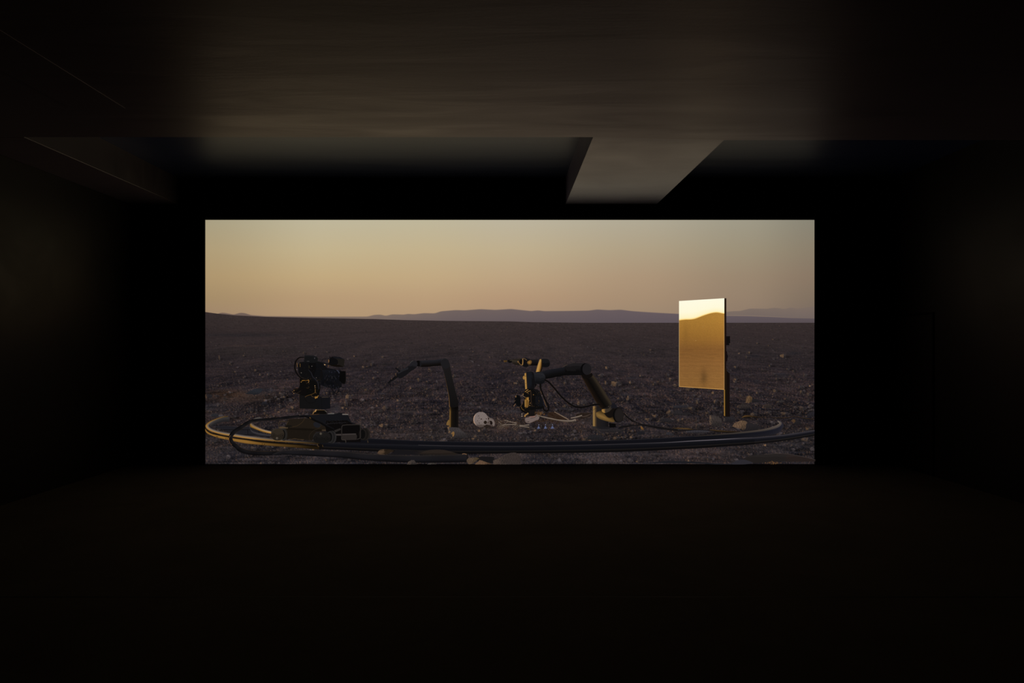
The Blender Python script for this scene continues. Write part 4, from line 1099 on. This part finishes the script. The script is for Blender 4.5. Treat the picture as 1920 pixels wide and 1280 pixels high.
q.band(Z((835, 400), (920, 560), (1000, 700), (1090, 860), (1160, 960), (1215, 1020)), Z((1030, 370), (1110, 460), (1210, 610), (1310, 770), (1370, 860), (1400, 925)),
       [(0, (42, 30, 20)), (.1, (24, 17, 12)), (.4, (11, 9, 8)), (.7, (24, 20, 17)), (.9, (50, 42, 32)), (1, (42, 35, 28))], n=40)
q.blob(Z((1212, 1015), (1215, 1060), (1270, 1085), (1340, 1060), (1400, 1010), (1450, 960), (1445, 915), (1405, 905), (1380, 960), (1300, 1030), (1240, 1020)), lambda x, y, r, a: (np.array((153, 114, 58)) if x < 1132 else np.array((54, 46, 38)) if x < 1144 else np.array((22, 21, 25))), rings=4, smooth=1)
q.poly(Z((1400, 905), (1440, 910), (1480, 960), (1500, 990), (1440, 1000), (1380, 975)), (24, 23, 28))
q.build('upper_link', rc)
q = Pic()
q.band(Z((130, 352), (200, 330), (380, 293), (540, 262), (600, 235)), Z((150, 480), (210, 478), (380, 445), (560, 412), (620, 418)), [(0, (26, 26, 30)), (.2, (22, 22, 26)), (.55, (15, 14, 15)), (.85, (10, 9, 9)), (1, (8, 7, 7))], n=30)
q.blob(Z((540, 265), (600, 222), (690, 200), (830, 194), (900, 195), (900, 410), (800, 408), (640, 412), (590, 418), (560, 350)), lambda x, y, r, a: np.array((25, 23, 24)) * (1.25 if y < 686 else .9 if y < 694 else .45), rings=6, smooth=1)
q.tube(Z((535, 258), (560, 235), (600, 225)), .9, (64, 52, 44))
q.build('forearm', rc)
q = Pic()
q.ell(*Z((925, 300))[0], 9.4, 11.0, (9, 8, 9)); q.ell(*Z((950, 302))[0], 8.4, 10.6, lambda x, y, r, a: np.array((28, 26, 28)) + (8 if r > .9 and y < 686 else 0))
q.blob(Z((850, 400), (900, 410), (1000, 395), (1035, 360), (1060, 420), (950, 480), (880, 470)), lambda x, y, r, a: (15, 12, 11), rings=2)
q.ell(*Z((950, 302))[0], 8.0, 10.2, (28, 26, 28))
q.build('elbow', rc)
Z = z((930, 650), 16)
q = Pic()
q.ell(*Z((830, 915))[0], 1.9, 3.4, (153, 113, 57))
q.blob(Z((1120, 765), (1260, 735), (1350, 745), (1420, 790), (1465, 860), (1470, 960), (1440, 1060), (1370, 1105), (1230, 1100), (1130, 1080)), lambda x, y, r, a: np.array((27, 27, 30)) * (1.15 if y < 708 else .6 if y > 713 else .85), rings=5, smooth=1)
q.tube(Z((1140, 812), (1260, 800), (1370, 815), (1430, 850)), .6, (44, 44, 48))
q.blob(Z((850, 790), (870, 760), (950, 742), (1060, 735), (1120, 760), (1135, 840), (1150, 1000), (1155, 1270), (880, 1280), (860, 1000)), lambda x, y, r, a: np.array((22, 23, 27)) if x < 997 else np.array((16, 15, 17)), rings=4, smooth=1)
q.band(Z((848, 790), (852, 900), (860, 1080), (872, 1260)), Z((905, 765), (915, 900), (925, 1080), (935, 1262)), [(0, (121, 88, 46)), (.3, (180, 139, 78)), (.65, (153, 111, 51)), (1, (34, 27, 20))], n=20)
q.tube(Z((850, 872), (920, 866)), .7, (40, 28, 16)); q.tube(Z((864, 1090), (930, 1088)), .5, (90, 64, 30))
q.poly(Z((1155, 1100), (1220, 1100), (1180, 1180), (1160, 1200)), (12, 10, 10))
q.build('wrist', rc)
# camera cluster on the wrist
Z = z((940, 700), 16)
q = Pic()
q.blob(Z((700, 470), (760, 445), (870, 432), (980, 450), (1090, 470), (1150, 560), (1200, 680), (1240, 800), (1252, 950), (1220, 1045), (1000, 1060), (880, 1085), (800, 1140), (680, 1130), (600, 1060), (560, 980), (640, 860), (690, 740), (650, 640)),
       lambda x, y, r, a: np.array((13, 12, 12)), rings=2, smooth=1)
q.blob(Z((1000, 640), (1180, 660), (1235, 800), (1245, 930), (1190, 980), (1020, 930)), lambda x, y, r, a: np.array((17, 17, 20)), rings=2, smooth=1)
for _ in range(70):
    x, y = rnd.uniform(700, 1150), rnd.uniform(480, 1000)
    q.ell(*Z((x, y))[0], rnd.uniform(.3, .8), rnd.uniform(.3, .8), rnd.choice([(28, 24, 20), (44, 34, 22), (20, 19, 20), (8, 7, 7), (64, 46, 24)]), n=6)
q.tube(Z((870, 500), (885, 640), (880, 800), (915, 980)), 1.8, [(0, (60, 44, 30)), (.5, (24, 20, 18)), (1, (50, 36, 28))])
for dx_ in (0, 60, 110):
    q.tube(Z((960 + dx_, 470), (1040 + dx_, 540), (1090 + dx_ * .6, 640)), .5, (30, 28, 30))
q.build('hanging_camera', rc)
q = Pic()
q.poly(Z((690, 770), (730, 700), (790, 690), (830, 780), (810, 950), (720, 1030), (695, 960)), (84, 60, 26))
for x0, x1, c in ((700, 706, GOLD), (725, 722, (170, 127, 60)), (760, 748, (146, 104, 45)), (800, 785, (179, 135, 72)), (775, 765, (130, 92, 39))):
    q.tube(Z((x0, 770 if x0 < 760 else 700), (x1, 980)), 1.4, c)
for x0 in (738, 772, 790):
    q.tube(Z((x0, 780), (x0 - 8, 990)), .7, (34, 24, 12))
q.tube(Z((705, 540), (740, 505), (800, 470)), 1.1, (153, 113, 58)); q.tube(Z((745, 560), (800, 530), (865, 500)), 1.0, (130, 97, 53)); q.tube(Z((790, 560), (800, 600)), .8, (113, 81, 43))
q.dots([(*Z((650, 605))[0], 1.0), (*Z((855, 870))[0], .8), (*Z((845, 940))[0], .9), (*Z((820, 800))[0], .8), (*Z((770, 990))[0], .8), (*Z((955, 620))[0], .8)], (139, 102, 55))
q.tube(Z((575, 665), (620, 635), (660, 665), (720, 705)), .9, (114, 92, 71))
q.build('gold_fins', rc)
q = Pic()
q.blob(Z((430, 640), (470, 625), (540, 640), (575, 720), (570, 850), (590, 930), (540, 970), (470, 960), (420, 880), (380, 840), (400, 740)), lambda x, y, r, a: (11, 11, 12), rings=2, smooth=1)
q.tube(Z((435, 645), (430, 700)), 1.6, (114, 87, 57)); q.tube(Z((380, 830), (420, 785)), .6, (90, 74, 56)); q.tube(Z((365, 965), (400, 920), (430, 885)), [1.8, 1.6, .8], (102, 76, 55)); q.tube(Z((350, 940), (400, 860)), 1.4, (12, 11, 12))
q.tube(Z((640, 860), (600, 930), (540, 990), (440, 990)), .6, (95, 71, 48))
q.tube(Z((270, 600), (400, 575), (600, 590)), [1, 1.6, .8], (24, 21, 20))
q.build('side_box', rc)
q = Pic()
q.tube(Z((560, 970), (590, 1050), (660, 1120), (780, 1130), (880, 1080)), [2.6, 3, 3.4, 3, 2], [(0, (40, 30, 18)), (.3, (14, 12, 11)), (1, (8, 7, 7))])
q.tube(Z((590, 975), (620, 1040), (680, 1080)), 1.0, (88, 64, 30))
q.poly(Z((830, 1090), (1000, 1060), (1010, 1190), (980, 1195), (900, 1170), (820, 1210)), (22, 19, 18))
q.build('lens_hood', rc)
q = Pic()
q.dots([(*Z((613, 1192))[0], .8), (*Z((613, 1253))[0], .85)], (196, 176, 150)); q.tube(Z((613, 1200), (613, 1245)), .5, (92, 84, 78))
q.build('painted_sparkles', rc, 'tiny pair of bright sparkles')  # two painted glints with a dim line between them
Z = z((1000, 660), 9.6)
q = Pic()
q.tube(Z((120, 555), (125, 640), (150, 710), (200, 830), (250, 930), (268, 990), (250, 1040), (215, 1045), (180, 1015), (172, 960)), [3.6, 3.2, 3, 3, 3.2, 3.2, 3, 3, 3, 2.6], [(0, (16, 14, 13)), (.6, (12, 10, 10)), (1, (22, 17, 12))], n=60)
q.tube(Z((180, 840), (200, 900), (230, 980)), [.6, 1.2, .6], (100, 74, 46)); q.tube(Z((122, 690), (138, 740)), .7, (90, 67, 43))
q.tube(Z((195, 485), (280, 540), (370, 640), (470, 760), (580, 870), (680, 940), (780, 975), (880, 975), (1000, 950), (1090, 930), (1180, 925)), 3.0, [(0, (24, 21, 19)), (.4, (12, 10, 10)), (1, (9, 8, 7))], n=80)
q.tube(Z((1060, 1030), (1100, 1000), (1190, 975)), .5, (22, 17, 12))
Z = z((1150, 760), 8)
q.tube(Z((140, 105), (190, 160), (250, 205), (330, 245), (400, 270), (500, 285), (600, 305), (700, 322), (820, 340), (940, 352)), [2.4, 2.2, 2, 2, 2, 1.8, 2.4, 2.6, 2.4, 2], [(0, (22, 20, 20)), (1, (12, 10, 10))], n=60)
q.tube(Z((180, 160), (260, 225), (340, 270), (420, 285)), .8, (15, 13, 13))
q.tube(Z((60, 322), (110, 305), (180, 298), (270, 286), (400, 285), (500, 300), (620, 325), (780, 345), (900, 360), (1000, 362), (1150, 352), (1250, 352), (1400, 358), (1500, 372)), [1.6, 3.4, 3.6, 2, 1.4, 1.4, 1.6, 1.6, 2, 2, 1.6, 1.2, 1, .8], [(0, (26, 24, 25)), (1, (12, 10, 10))], n=80)
q.tube(Z((860, 325), (960, 330), (1080, 336), (1170, 345)), [1, 2.4, 2.6, 1], [(0, (92, 68, 38)), (1, (50, 38, 24))], along=lambda t: .6 + .4 * math.sin(t * 3.1))
q.build_each('cable', rc)

# ---- three small blue figures
Z = z((880, 750), 10.667)
for i, (x, w, h) in enumerate([(1379, 36, 78), (1514, 34, 84), (1652, 42, 82)]):
    q = Pic()
    b = 555; 
    q.blob(Z((x - w, b), (x - w * .6, b - h * .4), (x - w * .3, b - h * .62), (x - w * .1, b - h * .8), (x + w * .15, b - h * .8), (x + w * .4, b - h * .5), (x + w, b - 3), (x + w * .3, b - 6), (x, b - 2)),
           lambda x_, y, r, a: np.array((88, 96, 128)) * (1.1 - .35 * r), rings=3, smooth=1)
    q.ell(*Z((x + 2, b - h - 2))[0], .75, .9, (112, 114, 134), n=10)
    q.build('pictured_figurine', screen, ('left', 'middle', 'right')[i] + ' of three small blue figurines in the film')
q = Pic()
for _ in range(90):
    q.ell(rnd.gauss(1011, 4), rnd.gauss(773.5, 2), rnd.uniform(.5, 1.3), rnd.uniform(.3, .8), rnd.choice([(104, 73, 43), (86, 60, 34), (60, 44, 30)]), rot=rnd.uniform(-1, 1), n=6)
q.build('pictured_soil_clump', screen)

# ---- tall mirror on a post
mi = thing_part('pictured_mirror', 'tall gold reflecting panel on a post at the right of the film')
q = Pic()
q.poly([(1352.6, 729), (1363, 729), (1363.3, 779.4), (1354.5, 779.4), (1352.4, 777.5)], (17, 12, 10))
q.poly([(1352.4, 729), (1354.2, 729), (1354.4, 778.5), (1352.4, 777.2)], (142, 104, 46))
q.poly([(1356, 691), (1363.2, 698), (1363, 779), (1356, 779)], (20, 13, 11)); q.tube([(1356.8, 692.5), (1363, 698.6)], .8, (48, 46, 52))
q.poly([(1354.5, 690), (1357.6, 692), (1357.2, 779), (1354.5, 779)], (24, 18, 9))
q.build('post', mi)
q = Pic()
q.poly([(1356, 630.5), (1363.8, 630.2), (1363.6, 634), (1364, 643), (1362, 643.5), (1362.5, 647), (1356, 647)], (15, 12, 12))
q.build('clamp', mi)
q = Pic()
q.blob([(1356, 657), (1358.4, 659), (1358.3, 664), (1360, 667), (1358.8, 672), (1358.6, 676), (1356, 678)], lambda x, y, r, a: (15, 12, 14), rings=1, smooth=1)
q.build('clamp', mi)
q = Pic()
q.poly([(1353, 560), (1356.8, 560), (1356.8, 694), (1356.2, 729), (1353, 729)], (34, 22, 12)); q.poly([(1355.2, 560.2), (1356.8, 560.2), (1356.8, 690), (1355.2, 690)], (22, 12, 13))
q.build('edge', mi)
q = Pic()
TL, TR, BL, BR = (1269.2, 565.2), (1353.1, 560.1), (1269.2, 723.4), (1353.2, 729.0)
d = q._next()
NX, NY = 64, 160
rown = [rnd.uniform(-.05, .05) for _ in range(400)]
def mcol(y, x):
    c = np.array([np.interp(y, [560, 600, 630, 655, 680, 705, 730], a) for a in ([176, 170, 152, 130, 134, 136, 140], [128, 122, 106, 88, 92, 95, 98], [58, 52, 46, 44, 48, 50, 50])])
    c = c * np.interp(x, [1269, 1285, 1320, 1353], [.98, .96, .98, 1.02])
    c = c * (1 + rown[int(y * 2) % 400] * min(1, max(0, (y - 630) / 30)) * (.7 + .3 * math.sin(x * .21 + y)) + rnd.uniform(-.03, .03))
    g = math.exp(-(((x - 1315) / 6) ** 2 + ((y - 707) / 14) ** 2))
    g2 = math.exp(-(((x - 1281) / 5) ** 2 + ((y - 625) / 22) ** 2)) * .5
    return c * (1 - .22 * g - .1 * g2)
for j in range(NY + 1):
    for i in range(NX + 1):
        u, v = i / NX, j / NY
        x = TL[0] + (TR[0] - TL[0]) * u
        yt = TL[1] + (TR[1] - TL[1]) * u; yb = BL[1] + (BR[1] - BL[1]) * u
        y = yt + (yb - yt) * v
        q.v.append(px(x, y, d)); q.c.append(lin(np.clip(mcol(y, x), 0, 255)))
for j in range(NY):
    for i in range(NX):
        a = j * (NX + 1) + i
        q.f.append((a, a + NX + 1, a + NX + 2, a + 1))
q.tube([(1269.5, 600), (1269.5, 723.2)], .9, (176, 146, 100)); q.tube([BL, BR], 1.0, (190, 142, 76)); q.tube([(1352.8, 590), (1352.9, 728)], .7, (170, 132, 84))
q.dots([(1300.3, 638.5, .5), (1313.4, 613.3, .45)], (196, 156, 96))
q.build('gold_panel', mi, 'gold coloured reflecting face')
q = Pic()
curve = [(1269.2, 601), (1275, 600), (1282, 599.4), (1290, 599.2), (1298, 598), (1305, 595.6), (1312, 592.8), (1320, 590), (1328, 587.6), (1336, 586.3), (1342, 586.4), (1348, 587.6), (1353.1, 588.6)]
top = [(TL[0] + (TR[0] - TL[0]) * (x - TL[0]) / (TR[0] - TL[0]), TL[1] + (TR[1] - TL[1]) * (x - TL[0]) / (TR[0] - TL[0])) for x, _ in curve]
q.band(top, [(x, y + .7) for x, y in curve], [(0, (255, 251, 226)), (.6, (255, 249, 218)), (.9, (255, 243, 196)), (.965, (252, 216, 130)), (1, (196, 142, 62))], n=70)
q.build('reflected_sky', mi, 'glaring white reflection of sky above a hill outline')
#__PICTURE_END__
